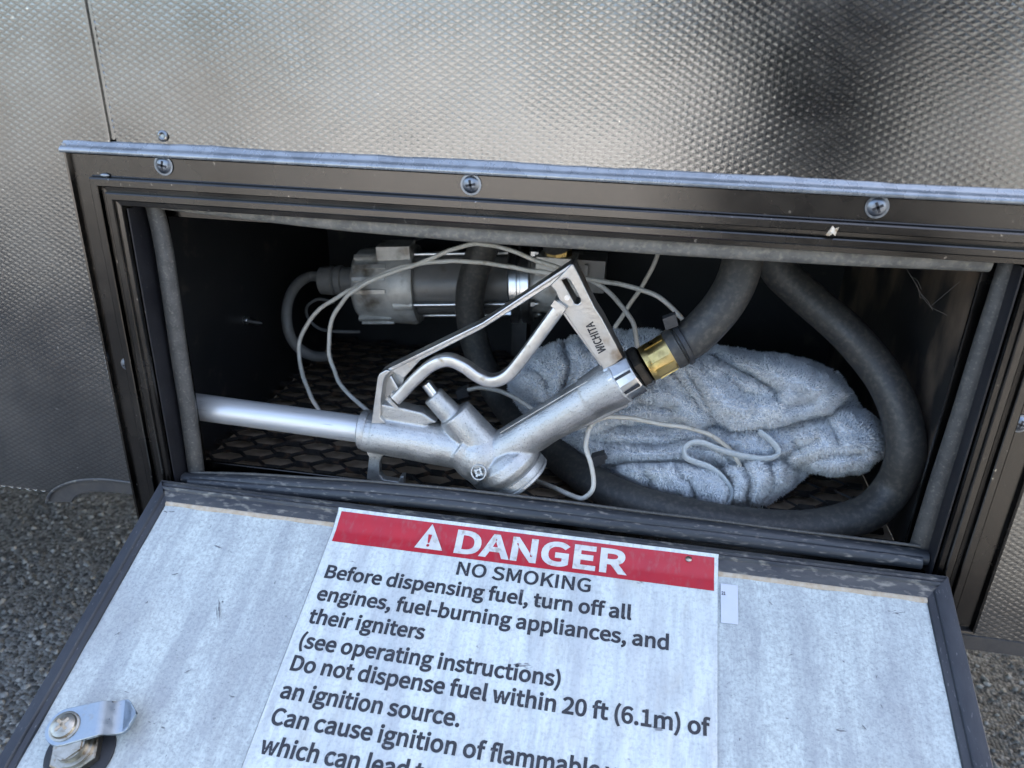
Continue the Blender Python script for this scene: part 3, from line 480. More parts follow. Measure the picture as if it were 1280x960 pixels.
# compartment box
bx0, bx1, by0, by1, bz0, bz1 = .014, .682, .032, .44, -.318, -.036
def slab(name, c, hx, hy, hz, m, parent=trailer): return MB().box(c, Vector((hx,0,0)), Vector((0,hy,0)), Vector((0,0,hz))).build(name, m, parent)
cy, hy_ = (by0+by1)/2, (by1-by0)/2; cz_, hz_ = (bz0+bz1)/2, (bz1-bz0)/2
slab('box_wall', (bx0-.002, cy, cz_), .002, hy_, hz_, MT['box'])
slab('box_wall', (bx1+.002, cy, cz_), .002, hy_, hz_, MT['box_dusty'])
slab('box_wall', ((bx0+bx1)/2, by1+.002, cz_), (bx1-bx0)/2+.004, .002, hz_+.004, MT['box'])
slab('box_ceiling', ((bx0+bx1)/2, cy, bz1+.002), (bx1-bx0)/2-.0005, hy_-.0005, .002, MT['box'])
slab('floor_pan', ((bx0+bx1)/2, cy, bz0-.002), (bx1-bx0)/2-.0005, hy_-.0005, .002, MT['pan'])
# expanded metal floor
FZ = -.308
gm = MB(); LW, SW = .054, .0255
def strand(a, b):
    d = (b-a); L = d.length/2; d.normalize(); s = Vector((-d.y, d.x, 0)); t = Vector((0, .94, .34)) if s.y > 0 else Vector((0,-.94,.34))
    t = (t - d*t.dot(d)).normalized(); n = d.cross(t)
    gm.box((a+b)/2, d*(L+.0008), t*.0017, n*.0010)
for i in range(0, int((bx1-bx0)/LW*2)+1):
    for j in range(0, int((by1-by0)/SW*2)+1):
        if (i+j) % 2: continue
        c = Vector((bx0+i*LW/2, by0+.004+j*SW/2, FZ))
        for sx in (-1, 1):
            for sy in (1,):
                e = c + Vector((sx*LW/2, sy*SW/2, 0))
                if bx0 < e.x < bx1 and e.y < by1:
                    bond = Vector((sx*.006, 0, 0)); strand(c+bond, e-bond)
        gm.box(c, Vector((.0075,0,0)), Vector((0,.0026,.0012)), Vector((0,-.0004,.0012)))
o = gm.build('expanded_metal_floor', MT['grate'], trailer, smooth=False, fixn=False); o['kind'] = 'stuff'
# a self-drilling screw tip poking through the left wall
d_ = _ray(306, 400); p = Vector(CAM + d_*((bx0-CAM[0])/d_[0]))
MB().lathe(p, (1,-.15,-.05), [(0,.0042),(.004,.0042),(.004,.0028),(.016,.0026),(.022,.0006)], segs=10).build('screw_tip', MT['bright_steel'], trailer)
# cobweb on the right wall
cw = MB()
def strandw(*q): cw.tube([at(*k) for k in q], .00015, segs=4, smooth_path=4)
strandw((1131,333,.10),(1143,352,.11),(1154,372,.115),(1164,384,.12),(1180,392,.11),(1192,400,.10))
strandw((1146,355,.11),(1149,366,.112),(1150,372,.113)); strandw((1150,366,.115),(1156,372,.115)); strandw((1162,384,.118),(1200,352,.07))
strandw((1138,345,.105),(1146,350,.11),(1152,362,.112)); strandw((1150,372,.113),(1158,374,.113),(1166,388,.118))
o = cw.build('cobweb', MT['cobweb'], trailer); o['kind'] = 'stuff'

# door frame: four mitred lengths of extrusion
PROF = [(0,.001),(0,-.0058),(.0012,-.0072),(.0026,-.0068),(.0034,-.0050),(.0038,-.0030),(.0185,-.0030),(.0192,-.0036),(.0196,-.0085),(.0206,-.0094),
        (.0252,-.0094),(.0258,-.0088),(.0262,-.0050),(.0300,-.0046),(.0304,-.0078),(.0312,-.0084),(.0352,-.0084),(.0360,-.0078),(.0366,-.0056),(.0398,-.0052),(.0404,-.004),
        (.0408,.0265),(.0420,.0280),(.0535,.0280),(.0540,.0287),(.0540,.0310),(.0410,.0312)]
def member(f0, f1):
    m = MB(); n = len(PROF); vs = [f0(w_, y) for w_, y in PROF]+[f1(w_, y) for w_, y in PROF]
    m.add(vs, [(i, i+1, i+1+n, i+n) for i in range(n-1)]); return m
FR = {}
TLf = lambda w_, y: Vector((w_, y, -w_)); TRf = lambda w_, y: Vector((W-w_, y, -w_))
BLf = lambda w_, y: Vector((w_, y, -H+w_)); BRf = lambda w_, y: Vector((W-w_, y, -H+w_))
for k, a, c in (('top',TLf,TRf),('left',BLf,TLf),('right',TRf,BRf),('bottom',BRf,BLf)):
    FR[k] = member(a, c).build('frame_rail', MT['frame'], trailer, angle=30, fixn=False)
# black inner throat liner strips (painted dark) lining the recess
def liner(c, hx, hy, hz, parent): MB().box(c, Vector((hx,0,0)), Vector((0,hy,0)), Vector((0,0,hz))).build('throat_liner', MT['black_paint'], parent)
liner((.0414+.0008, .0120, -H/2), .0006, .0135, H/2-.043, FR['left'])
liner((W-.0414-.0008, .0120, -H/2), .0006, .0135, H/2-.043, FR['right'])
# mitre sealant dab
MB().ball(at(131,219,-.0042), .0022, sc3=(1.8,.8,.7)).build('sealant_dab', MT['caulk'], FR['top'])
def screw(u, v, y, parent, r=.0062, tilt=0):
    c = at(u, v, y); m = MB()
    m.lathe(c, (0,-1,0), [(0,r),(.0008,r*1.0),(.0017,r*.86),(.0026,r*.55),(.0029,r*.30),(.0029,0.0001)], segs=24)
    ang = random.random()*1.5 + tilt
    for a in (ang, ang+math.pi/2):
        d = Vector((math.cos(a),0,math.sin(a))); s = Vector((-math.sin(a),0,math.cos(a)))
        m.box(c+Vector((0,-.00265,0)), d*r*.56, s*r*.13, Vector((0,.00045,0)), 1)
    m.lathe(c+Vector((0,-.0005,0)), (0,-1,0), [(0,r*1.22),(.0004,r*1.2),(.0005,r*.9)], segs=24)
    return m.build('screw', [MT['screw'], MT['recess']], parent)
screw(205,206.5,-.003,FR['top']); screw(589,230.5,-.003,FR['top']); screw(1096,258.5,-.003,FR['top'])
screw(159.5,455,-.003,FR['left'],r=.0046); screw(1274,529,-.003,FR['right'],r=.0056)
# bulb seals
def seal(pts, r, parent, name='bulb_seal', m='seal', wob=.0005, flat=None):
    P, Rr = resample(pts, r, 22)
    for q in P[1:-1]: q += Vector((noise.noise(q*14), noise.noise(q*14+Vector((5,0,0))), noise.noise(q*14+Vector((0,9,0)))))*wob
    return MB().tube(P, Rr, segs=16, smooth_path=1, flat=flat).build(name, MT[m], parent)
ys = .0185; yt = .0105
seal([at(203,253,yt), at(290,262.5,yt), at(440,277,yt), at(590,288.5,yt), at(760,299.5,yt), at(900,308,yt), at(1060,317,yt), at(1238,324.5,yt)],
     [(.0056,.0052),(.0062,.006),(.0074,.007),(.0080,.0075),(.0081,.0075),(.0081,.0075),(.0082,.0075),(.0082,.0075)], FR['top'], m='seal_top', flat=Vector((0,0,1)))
seal([at(188,243,ys), at(204,306,ys), at(221,420,ys), at(247,596,ys)], [(.0074,.005),(.0078,.0055),(.0078,.0055),(.0078,.0055)], FR['left'], flat=Vector((1,0,0)))
seal([at(1268,312,ys), at(1241,400,ys), at(1203,520,ys), at(1146,698,ys)], [(.0072,.0065),(.0078,.0065),(.0082,.0065),(.0084,.0065)], FR['right'], flat=Vector((1,0,0)))
seal([at(231,597,.010), at(330,603,.010), at(520,617.5,.010), at(720,641,.010), at(940,668,.010), at(1158,697,.010)], [(.0050,.0064),(.0062,.0072),(.0066,.0075),(.0066,.0075),(.0068,.0075),(.0062,.0075)], FR['bottom'], m='sill', flat=Vector((0,.3,1)))
# dusty lip on the crest of the sill seal and the flap below it
seal([at(240,590.5,.012), at(330,593.8,.012), at(520,606.5,.012), at(720,629,.012), at(940,656.5,.012), at(1150,683,.012)], .0013, FR['bottom'], name='seal_lip', m='seal', wob=.0006)
pf = [at(236,604,.002), at(330,612,.002), at(520,627,.002), at(720,651,.002), at(940,677.5,.002), at(1152,704,.002)]
seal(pf, [(.0050,.003)]*6, FR['bottom'], name='seal_flap', m='sill', flat=Vector((0,.35,1)))
# sealant bead above the frame, smeared on to the panel
def bead(f, n, L0, L1, name, m, seed, h0, hv):
    mb = MB(); rows = []
    for i in range(n+1):
        t = i/n; s_ = L0+(L1-L0)*t
        h = max(.0015, h0 + hv*(noise.noise(Vector((s_*14, seed, 0)))+.5*noise.noise(Vector((s_*55, seed, 3)))))
        rows.append([f(s_, a*h, y) for a, y in ((-.0026/h,-.0070),(-.0022/h,-.0080),(-.0010/h,-.0086),(.0004/h,-.0082),(.0018/h,-.0068),(.32,-.0048),(.52,-.0032),(.75,-.0022),(.93,-.0014),(1.0,.0012))])
    k = len(rows[0])
    vs = [p for r in rows for p in r]
    mb.add(vs, [(i*k+j, i*k+j+1, (i+1)*k+j+1, (i+1)*k+j) for i in range(n) for j in range(k-1)])
    return mb.build(name, MT[m], trailer, angle=80, fixn=False)
bead(lambda s_, a, y: Vector((s_, y, a)), 220, -.0012, W+.003, 'sealant_bead', 'caulk', 2.0, .0064, .0012)
o = bead(lambda s_, a, y: Vector((-a*.75+.0004, y*.65, -s_)), 120, -.004, H+.001, 'sealant_bead', 'caulk_dry', 9.0, .0055, .0065)
o = bead(lambda s_, a, y: Vector((W+a*.5-.0004, y*.65, -s_)), 120, -.002, H, 'sealant_bead', 'smooth_dark', 5.0, .0035, .0015)
# dimple with sealant above the first screw
MB().lathe(at(203,170,-.0005), (0,-1,.15), [(0,.0042),(.0006,.0034),(.0008,.0026),(.0001,.0015),(-.0004,.0003)], segs=16).build('plugged_hole', MT['panel'], trailer)
# pale flake stuck on the frame
fl = MB(); c = at(1041, 289, -.0092)
pts = [(-9,5),(-4,-1),(0,-7),(3,-3),(8,-5),(5,1),(3,6),(0,3),(-4,6)]
vs = [at(1041+a, 289+b, -.0096-.0015*math.sin(a)*.3-(.0018 if i%3==1 else 0)) for i, (a, b) in enumerate(pts)]
vs2 = [v+Vector((0,.0007,0)) for v in vs]; nn = len(vs)
fl.add(vs+vs2, [tuple(range(nn)), tuple(range(2*nn-1,nn-1,-1))]+[(i,(i+1)%nn,(i+1)%nn+nn,i+nn) for i in range(nn)])
tag(fl.build('dry_flake', MT['flake'], smooth=False), 'small pale ragged flake stuck on the upper frame right of centre', 'debris')

# ================================================================ ACCESS DOOR
DX0, DX1, DS1 = .0361, .6857, .300
adoor = thing('access_door', 'open white fuel door with black edges, swung down below the compartment', 'door', (.36, HY, HZ))
WL, WR, WS = .0495, .6680, .0190
m = MB(); n1, n2 = 90, 44
def dh(x, s): return .0006*noise.noise(Vector((x*6, s*6, 1)))
vs = [door(WL-.002+(WR-WL+.004)*i/n1, WS-.002+(DS1-.012-WS)*j/n2, dh(i*.06, j*.05)) for j in range(n2+1) for i in range(n1+1)]
m.add(vs, [(j*(n1+1)+i, j*(n1+1)+i+1, (j+1)*(n1+1)+i+1, (j+1)*(n1+1)+i) for j in range(n2) for i in range(n1)])
m.build('door_skin', MT['white'], adoor, fixn=False)
MB().add([door(x, s, h) for h in (-.0235,-.003) for x, s in ((DX0+.004,.004),(DX1-.004,.004),(DX1-.004,DS1-.004),(DX0+.004,DS1-.004))],
         [(0,1,2,3),(7,6,5,4),(0,4,5,1),(1,5,6,2),(2,6,7,3),(3,7,4,0)]).build('door_core', MT['smooth_dark'], adoor)
def dmember(name, prof, f0, f1, m, nseg=60):
    mb = MB(); n = len(prof); vs = []
    for i in range(nseg+1):
        t = i/nseg
        for w_, h in prof:
            a, b = f0(w_), f1(w_); x, s = a[0]+(b[0]-a[0])*t, a[1]+(b[1]-a[1])*t
            vs.append(door(x, s, h + .00025*noise.noise(Vector((x*25, s*25, w_*90)))))
    mb.add(vs, [(i*n+j, i*n+j+1, (i+1)*n+j+1, (i+1)*n+j) for i in range(nseg) for j in range(n-1)])
    return mb.build(name, MT[m], adoor, angle=35, fixn=True)
tp = [(-.001,-.024),(-.0015,.0018),(-.0005,.0032),(.0008,.0034),(.0016,.0022),(.0040,.0020),(.0052,.0042),(.0066,.0050),(.0080,.0042),(.0092,.0028),(.0180,.0018),(.0192,.0010),(.0194,-.002)]
dmember('edge_channel', tp, lambda w_: (DX0+max(w_,0)*.70, w_), lambda w_: (DX1-max(w_,0)*.92, w_), 'edge_dusty')
lp = [(0,-.024),(0,.0036),(.0008,.0046),(.0080,.0046),(.0088,.0040),(.0094,.0026),(.0130,.0016),(.0136,.0008),(.0138,-.002)]
dmember('edge_channel', lp, lambda w_: (DX0+w_, w_/.70), lambda w_: (DX0+w_, DS1), 'edge')
rp = [(0,-.024),(0,.0036),(.0008,.0046),(.0112,.0046),(.0122,.0040),(.0128,.0026),(.0172,.0016),(.0178,.0008),(.0180,-.002)]
dmember('edge_channel', rp, lambda w_: (DX1-w_, w_/.92), lambda w_: (DX1-w_, DS1), 'edge')
dmember('edge_channel', lp, lambda w_: (DX0+.014, DS1-w_), lambda w_: (DX1-.018, DS1-w_), 'edge')
# tan sealant along the hinge edge
mb = MB(); n = 160; vs = []
for i in range(n+1):
    x = WL+(WR-WL)*i/n; wd = .0017+.0009*noise.noise(Vector((x*40,0,2)))
    for s_, h in ((.0188,.0013),(.0196,.0016),(.0196+wd,.0012),(.0202+wd*1.3,.0001)): vs.append(door(x, s_, h))
mb.add(vs, [(i*4+j, i*4+j+1, i*4+j+5, i*4+j+4) for i in range(n) for j in range(3)])
mb.build('sealant_line', MT['tan'], adoor)

# scuffs and scratches rubbed into the skin
def scuff(u0, v0, u1, v1, wd, n=9):
    A, B = doorc(u0, v0), doorc(u1, v1); dx, ds = B[0]-A[0], B[1]-A[1]; L = math.hypot(dx, ds); nx, ns = -ds/L, dx/L; vs = []
    for k in range(n+1):
        t = k/n; ww = wd*math.sin(math.pi*min(max(t, .06), .94))*(.6+.8*random.random()); o = wd*.8*(random.random()-.5)
        for e in (-1, 1): vs.append(door(A[0]+dx*t+nx*(o+e*ww), A[1]+ds*t+ns*(o+e*ww), .0008))
    MB().add(vs, [(2*k, 2*k+1, 2*k+3, 2*k+2) for k in range(n)]).build('scuff', MT['scuff'], adoor, fixn=False)
for q in ((274,748,275,775,.0006),(271,758,272,774,.0003),(215,719,224,717,.0006),(268,682,278,686,.0006),(182,755,186,752,.0008),(143,795,152,790,.0005),(267,898,270,899,.0009),
          (1112,742,1115,746,.0006),(1053,826,1055,829,.0006),(960,752,966,757,.0004),(1076,905,1084,914,.0004),(985,820,992,818,.0003),(1100,880,1103,886,.0004),(230,842,239,838,.0004)): scuff(*q)
# ---- warning label
LH = .0011
def lwr(x, s):   # shallow wrinkles of the film
    a = .00022*noise.noise(Vector((x*30+s*14, s*9, 4))) 
    # two long creases running up from the lower right
    for x0, s0, kx, wd, am in ((.470,.16,-.55,.006,.0006),(.497,.12,.35,.004,.0004),(.455,.20,.20,.007,.0006)):
        d = (x-x0)-kx*(s-s0); a += am*math.exp(-(d/wd)**2)*max(0, min(1, (s-.07)/.06))
    return a
def lab(x, s, h=0):
    b = float(np.interp(s, [.0064,.0080,.0095,.0180,.0250], [.0058,.0050,.0038,.0027,LH]))     # the film laps over the hinge channel
    return door(x, s, b+lwr(x, s)+h)
def sheet(name, x0, x1, s0, s1, h, m, parent, nx=120, ns=90, x1b=None):
    mb = MB(); vs = []
    for j in range(ns+1):
        for i in range(nx+1):
            s = s0+(s1-s0)*j/ns; xr = x1+((x1b if x1b else x1)-x1)*j/ns; vs.append(lab(x0+(xr-x0)*i/nx, s, h))
    mb.add(vs, [(j*(nx+1)+i, j*(nx+1)+i+1, (j+1)*(nx+1)+i+1, (j+1)*(nx+1)+i) for j in range(ns) for i in range(nx)])
    # a thin skirt gives the film its edge
    def sk(ids):
        vv = [vs[i] for i in ids]; q = len(vv); mb.add(vv+[v-DN*.0011 for v in vv], [(i, i+1, i+1+q, i+q) for i in range(q-1)])
    if h == 0:
        sk(list(range(nx+1))); sk([j*(nx+1) for j in range(ns+1)]); sk([j*(nx+1)+nx for j in range(ns+1)])
    return mb.build(name, MT[m], parent, fixn=False)
wl = sheet('warning_label', .2032, .5156, .0064, .282, 0, 'label', adoor, x1b=.5125)
sheet('red_banner', .2062, .5125, .0090, .0362, .0003, 'red', wl, nx=80, ns=10)
for x0_, x1_ in ((.2032,.2032),(.5156,.5125)):     # shadow line at the film's edge, put in as thin grey strips
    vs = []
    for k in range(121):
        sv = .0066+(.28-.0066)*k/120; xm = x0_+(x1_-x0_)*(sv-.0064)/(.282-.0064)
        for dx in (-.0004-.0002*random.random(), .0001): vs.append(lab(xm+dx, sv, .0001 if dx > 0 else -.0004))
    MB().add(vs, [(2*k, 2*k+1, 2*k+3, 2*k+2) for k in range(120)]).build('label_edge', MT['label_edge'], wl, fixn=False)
TXT = [("Before dispensing fuel, turn off all",(405.6,722),(789,776)),("engines, fuel-burning appliances, and",(395.6,749),(835.7,814.5)),
       ("their igniters",(385,779),(529,800)),("(see operating instructions)",(373,812),(700,857)),("Do not dispense fuel within 20 ft (6.1m) of",(360,840),(888,919)),
       ("an ignition source.",(348.7,873),(573.6,909))]
def lfn(h): return lambda a, b: lab(a, b, h)
for k, (t, a, b) in enumerate(TXT):
    A, B = doorc(*a, LH), doorc(*b, LH); s_ = (A[1]+B[1])/2
    text_on('lettering', t, lfn(.0003), (.2107, s_), (B[0], s_), .0118, MT['ink'], wl, bold=.044)
text_on('lettering', "Can cause ignition of", lfn(.0003), (.2107, .1827), (.3625, .1827), .0118, MT['ink'], wl, bold=.044)
text_on('lettering', "flammable vapors", lfn(.0003), (.3655, .1827), (.4885, .1827), .0118, MT['ink'], wl, bold=.044)
text_on('lettering', "which can lead to", lfn(.0003), (.2107, .2020), (.3330, .2020), .0118, MT['ink'], wl, bold=.044)
text_on('lettering', "NO SMOKING", lfn(.0003), (.3139, .0514), (.4196, .0514), .0118, MT['ink'], wl, bold=.034)
text_on('lettering', "DANGER", lfn(.0006), (.3077, .0328), (.4448, .0328), .0205, MT['letter_white'], wl, bold=.058)
# hazard triangle with exclamation mark
A, B, C_ = doorc(518,685.5), doorc(553,690), doorc(541.7,658.5)
ce = ((A[0]+B[0]+C_[0])/3, (A[1]+B[1]+C_[1])/3)
MB().add([lab(x, s, .0006) for x, s in (A, B, C_)], [(0,1,2)]).build('hazard_triangle', MT['letter_white'], wl, fixn=False)
tx = C_[0]+.0003
mb = MB(); mb.add([lab(x, s, .0014) for x, s in ((tx-.0016,ce[1]-.0050),(tx+.0016,ce[1]-.0050),(tx+.0007,ce[1]+.0022),(tx-.0007,ce[1]+.0022))], [(0,1,2,3)])
mb.add([lab(tx+.0013*math.cos(a*.7854), ce[1]+.0044+.0013*math.sin(a*.7854), .0014) for a in range(8)], [tuple(range(8))])
mb.build('exclamation_mark', MT['red'], wl, fixn=False)
X, S = doorc(860,702); m = MB().lathe(lab(X, S, .0002), DN, [(0,.0026),(.0008,.0024),(.0012,.0012),(.0012,.0001)], segs=14); m.build('rivet', MT['yzinc'], wl)
# small clear sticker beside it
stx = [doorc(900.5,730), doorc(922,733), doorc(922.5,781.5), doorc(901,779)]
mb = MB(); mb.add([door(x, s, h) for h in (.0006,.0012) for x, s in stx], [(4,5,6,7),(0,1,5,4),(1,2,6,5),(2,3,7,6),(3,0,4,7)])
sk = mb.build('clear_sticker', MT['sticker'], adoor)
A, B = doorc(901.5,744.5), doorc(906.5,745)
text_on('lettering', "21", lambda a, b: door(a, b, .0015), A, B, .0028, MT['ink'], sk, bold=.03, fine=False)

# ---- cam latch
NX, NS = doorc(101, 941)
lt = thing('x', '', '') if False else None
latch_base = door(NX, NS)
e1 = Vector((1,0,0)); e2 = Vector((0,-CA,-SA))
def dl(a, b, h): return latch_base + e1*a + e2*b + DN*h
m = MB().lathe(dl(0,0,.0004), DN, [(0,.0235),(.0014,.0235),(.0022,.0215),(.0022,.012)], segs=36); gk = m.build('latch_gasket', MT['gasket'], adoor)
m = MB().lathe(dl(0,0,.0026), DN, [(0,.0168),(.0004,.0172),(.0062,.0172),(.0070,.0162),(.0070,.0125),(.0085,.0120),(.0085,.0100),(.0162,.0100)], segs=6, phase=.35)
m.build('latch_nut', MT['yzinc'], adoor, angle=25)
m = MB().lathe(dl(0,0,.0096), DN, [(0,.0128),(.0022,.0128),(.0024,.0105),(.0080,.0102)], segs=28); m.build('latch_barrel', MT['yzinc'], adoor)
# cam plate: rounded strip with a joggle
HC = .0185
pa = doorc(82, 909, HC); pb = doorc(158, 893, HC-.004)
d2 = Vector((pb[0]-pa[0], pb[1]-pa[1], 0)); Lc = d2.length; d2.normalize(); px = Vector((-d2.y, d2.x, 0))
def cp(t, w_, h): q = Vector((pa[0], pa[1], 0)) + d2*t + px*w_; return door(q.x, q.y, h)
prof = []
hw = .0125
def hgt(t): 
    q = (t-.022)/.011; q = max(0, min(1, q)); q = q*q*(3-2*q); return HC - .0062*q
ts = [-.0125+.0125*(1-math.cos(k*math.pi/16)) for k in range(9)] + [.004,.012,.020,.023,.026,.029,.032,.036]+[.040,.044] 
tend = Lc+.003
ts += [tend-.005+.005*math.sin(k*math.pi/20) for k in range(11)]
mb = MB(); vs = []
for t in ts:
    if t < 0: ww = math.sqrt(max(0, hw*hw-t*t))
    elif t > tend-.005: ww = (hw-.001)*max(0, 1-((t-tend+.005)/.005)**2)**.35
    else: ww = hw-.001*min(1, t/.03)
    ww = max(ww, .0008); h = hgt(t)
    vs += [cp(t,-ww,h-.0013), cp(t,-ww,h+.0011), cp(t,-ww+.0003,h+.0014), cp(t,ww-.0003,h+.0014), cp(t,ww,h+.0011), cp(t,ww,h-.0013)]
n = len(ts)
mb.add(vs, [(i*6+j, i*6+(j+1)%6, (i+1)*6+(j+1)%6, (i+1)*6+j) for i in range(n-1) for j in range(6)]+[tuple(range(6)), tuple((n-1)*6+j for j in range(5,-1,-1))])
mb.build('latch_cam', MT['zinc'], adoor, angle=28)
sc0 = door(pa[0], pa[1], HC+.0014)
m = MB().lathe(sc0, DN, [(0,.0100),(.0008,.0100),(.0012,.0088),(.0012,.0086),(.0028,.0078),(.0040,.0050),(.0042,.0026),(.0042,.0001)], segs=30)
for a in (.5, .5+math.pi/2):
    d = e1*math.cos(a)+e2*math.sin(a); s_ = e1*-math.sin(a)+e2*math.cos(a); m.box(sc0+DN*.0038, d*.0050, s_*.0010, DN*.0006, 1)
m.build('latch_screw', [MT['yzinc'], MT['tan']], adoor)

# ================================================================ FUEL NOZZLE
NY = .046
noz = thing('fuel_nozzle', 'cast aluminium fuel nozzle with long spout lying across the compartment', 'fuel nozzle', tuple(at(600,570,NY)))
def N(u, v, o=0): return at(u, v, NY+o)
K = mpp(N(600,540))
def vec(a, b): return (N(*b)-N(*a))
body = MB()
def cyl(a, b, ra, rb, segs=28, oa=0, ob=0): 
    A, B = N(*a, oa), N(*b, ob); L = (B-A).length; body.lathe(A, B-A, [(0,ra*K),(L,rb*K)], segs=segs)
cyl((457,539),(580,560),26,28)                     # barrel
cyl((470,540.5),(545,553),27.2,27.2)
cyl((575,553),(612,580),30,34)
cyl((568,516),(632,592),22.5,30)                   # valve boss
cyl((541,494),(575,530),13.5,16)                   # plunger guide
body.ball(N(600,568), 37*K, sc3=(1,.95,1))
ax = (N(652,597)-N(600,535)).normalized(); cc = N(649,594)
body.lathe(cc-ax*46*K, ax, [(0,8*K),(2*K,22*K),(6*K,32*K),(14*K,41*K),(26*K,44*K),(34*K,41*K),(38*K,37*K),(48*K,35*K),(50*K,30*K)], segs=40)
body.ball(N(611,589), 27*K)
cyl((606,575),(770,478),24,25)                     # handle
cyl((735,497),(777,473.5),25,29.5)
# keel below the handle
kl = [N(664,566),N(680,559),N(700,545),N(740,527),N(786,505),N(780,490),N(700,530),N(668,552)]
body.add([p+Vector((0,-.006,0)) for p in kl]+[p+Vector((0,.006,0)) for p in kl], [tuple(range(8)), tuple(range(15,7,-1))]+[(i,(i+1)%8,(i+1)%8+8,i+8) for i in range(8)])
# root of the guard
gr = [N(470,520),N(473,500),N(500,505),N(530,512),N(548,524),N(500,535)]
body.add([p+Vector((0,-.007,0)) for p in gr]+[p+Vector((0,.007,0)) for p in gr], [tuple(range(6)), tuple(range(11,5,-1))]+[(i,(i+1)%6,(i+1)%6+6,i+6) for i in range(6)])
bme = body.mesh('nozzle_body', MT['cast'])
def su(t):
    r = t.modifiers.new('r', 'REMESH'); r.mode = 'VOXEL'; r.voxel_size = .0009
    s = t.modifiers.new('s', 'SMOOTH'); s.iterations = 5; s.factor = .5
bme = bake(bme, su); bme.materials.clear(); bme.materials.append(MT['cast'])
for v in bme.vertices:
    v.co += v.co.normalized()*0 + Vector((noise.noise(v.co*160), noise.noise(v.co*160+Vector((3,0,0))), noise.noise(v.co*160+Vector((0,7,0)))))*.00009
bme.polygons.foreach_set('use_smooth', [True]*len(bme.polygons))
link('nozzle_body', bme, noz)
cap_c = N(649,594)
m = MB().lathe(cap_c-ax*8*K, ax, [(46*K-46*K,35*K),(1*K,39*K),(8*K,39.5*K),(9*K,38*K),(10*K,38*K),(11*K,39.5*K),(14*K,39.5*K),(16*K,37*K),(16.5*K,20*K)], segs=48); m.build('bonnet_cap', MT['cast'], noz, angle=30)
# raised round cast mark on the chamber, worn
mk = N(606,572,0)-Vector((0,.0262,0)); dv = (Vector(CAM)-mk).normalized(); dv = (dv+Vector((-.25,-.2,-.1))).normalized()
m = MB(); ring_ = [(-.004,.0056),(.0002,.0056),(.0006,.0060),(.0006,.0066),(.0001,.0071),(-.004,.0072)]
m.lathe(mk, dv, ring_, segs=28, caps=False)
g1 = dv.orthogonal().normalized(); g2 = dv.cross(g1)
for a_, L_ in ((.4,.0042),(1.97,.0042),(1.2,.0030),(2.75,.0030)):
    d_ = g1*math.cos(a_)+g2*math.sin(a_); m.box(mk-dv*.0004, d_*L_, dv.cross(d_)*.0009, dv*.0007)
m.build('cast_mark', MT['cast'], noz)
# spout
a, b = N(236,507), N(462,538)
sp = MB(); ax_ = (b-a); L = ax_.length
sp.lathe(a, ax_, [(0,17.2*K),(.001,17.8*K),(L*.25,17.8*K),(L*.26,17.6*K),(L,17.6*K)], segs=40); sp.build('spout', MT['spout'], noz)
sp = MB().lathe(N(452,536.5), ax_, [(0,24*K),(.0012,26*K),(.006,26.3*K),(.0075,25.5*K)], segs=40); sp.build('spout_collar', MT['cast'], noz)
# parting seams, roll pins and a set screw
def seam(a, b, r, ang, name='parting_seam'):
    A, B = N(*a), N(*b); d = (B-A).normalized(); f = Vector((0,-1,0)); f = (f-d*f.dot(d)).normalized(); g = d.cross(f)
    o = (f*math.cos(R_(ang))+g*math.sin(R_(ang)))*r*K
    MB().tube([A+o, (A+B)/2+o*1.005, B+o], .0006, segs=6, smooth_path=4).build(name, MT['cast'], noz)
seam((478,541),(560,556),27.0,52); seam((640,551),(748,488),24.8,-58)
for u, v, y_ in ((466,548,-.0158),(709,372,-.0105),(487,500,-.0118)):
    m = MB().lathe(N(u,v,y_), (0,-1,0), [(0,.0022),(.0008,.0022),(.0008,.0014),(.0002,.0013)], segs=14); m.build('roll_pin', MT['bright_steel'], noz)
# plunger
m = MB().lathe(N(543,493), vec((543,493),(534,481)), [(0,7*K),(.012,7*K),(.0125,6*K)], segs=18); m.build('plunger', MT['bright_steel'], noz)
# guard: post, gusset, long bar, wide slotted plate
def pts(l, o=0): return [N(u, v, o) for u, v in l]
gpost = pts([(469,523),(477,466),(479.5,461),(487.5,456.5),(493,457.5),(487,464),(484.5,470),(481,495),(480,515),(486,522)])
link('guard_post', prism2d([gpost], NY-.002, .018), noz).data.materials.append(MT['lever'])
web = pts([(480,466),(489,460),(506,471),(501,490),(497,512),(476,520)])
link('guard_web', prism2d([web], NY+.004, .006), noz).data.materials.append(MT['lever'])
gst = pts([(489,468),(492,466),(506,490),(503,494)])
link('guard_gusset', prism2d([gst], NY-.002, .010), noz).data.materials.append(MT['lever'])
hole1 = None
bar = pts([(484,459),(605,401),(700,341),(716,327),(722,340),(692,353),(605,408),(528,447),(507,470),(494,462)])
link('guard_bar', prism2d([bar], NY, .012), noz).data.materials.append(MT['lever'])
rib = pts([(484,458.5),(605,399.5),(716,325.5),(718,329),(606,402.5),(487,462.5)])
link('guard_rib', prism2d([rib], NY, .0165), noz).data.materials.append(MT['lever'])
plate = pts([(716,326),(719,326.5),(736,362),(745,380),(753,392),(779,441),(770,449),(756,456),(706,384),(701,371),(696,359),(690,352.5),(700,343)])
slot = pts([(704,346),(707,343.5),(711,343.5),(714,346),(727,369),(727,373),(724,375.5),(720,374.5)])
link('guard_plate', prism2d([plate, slot], NY-.001, .019), noz).data.materials.append(MT['plate'])
# dark inner edge flange of the plate seen from the left
fl2 = pts([(700,371),(708,384),(757,454),(752,458),(700,386),(694,373)])
link('guard_plate_flange', prism2d([fl2], NY+.003, .012), noz).data.materials.append(MT['lever'])
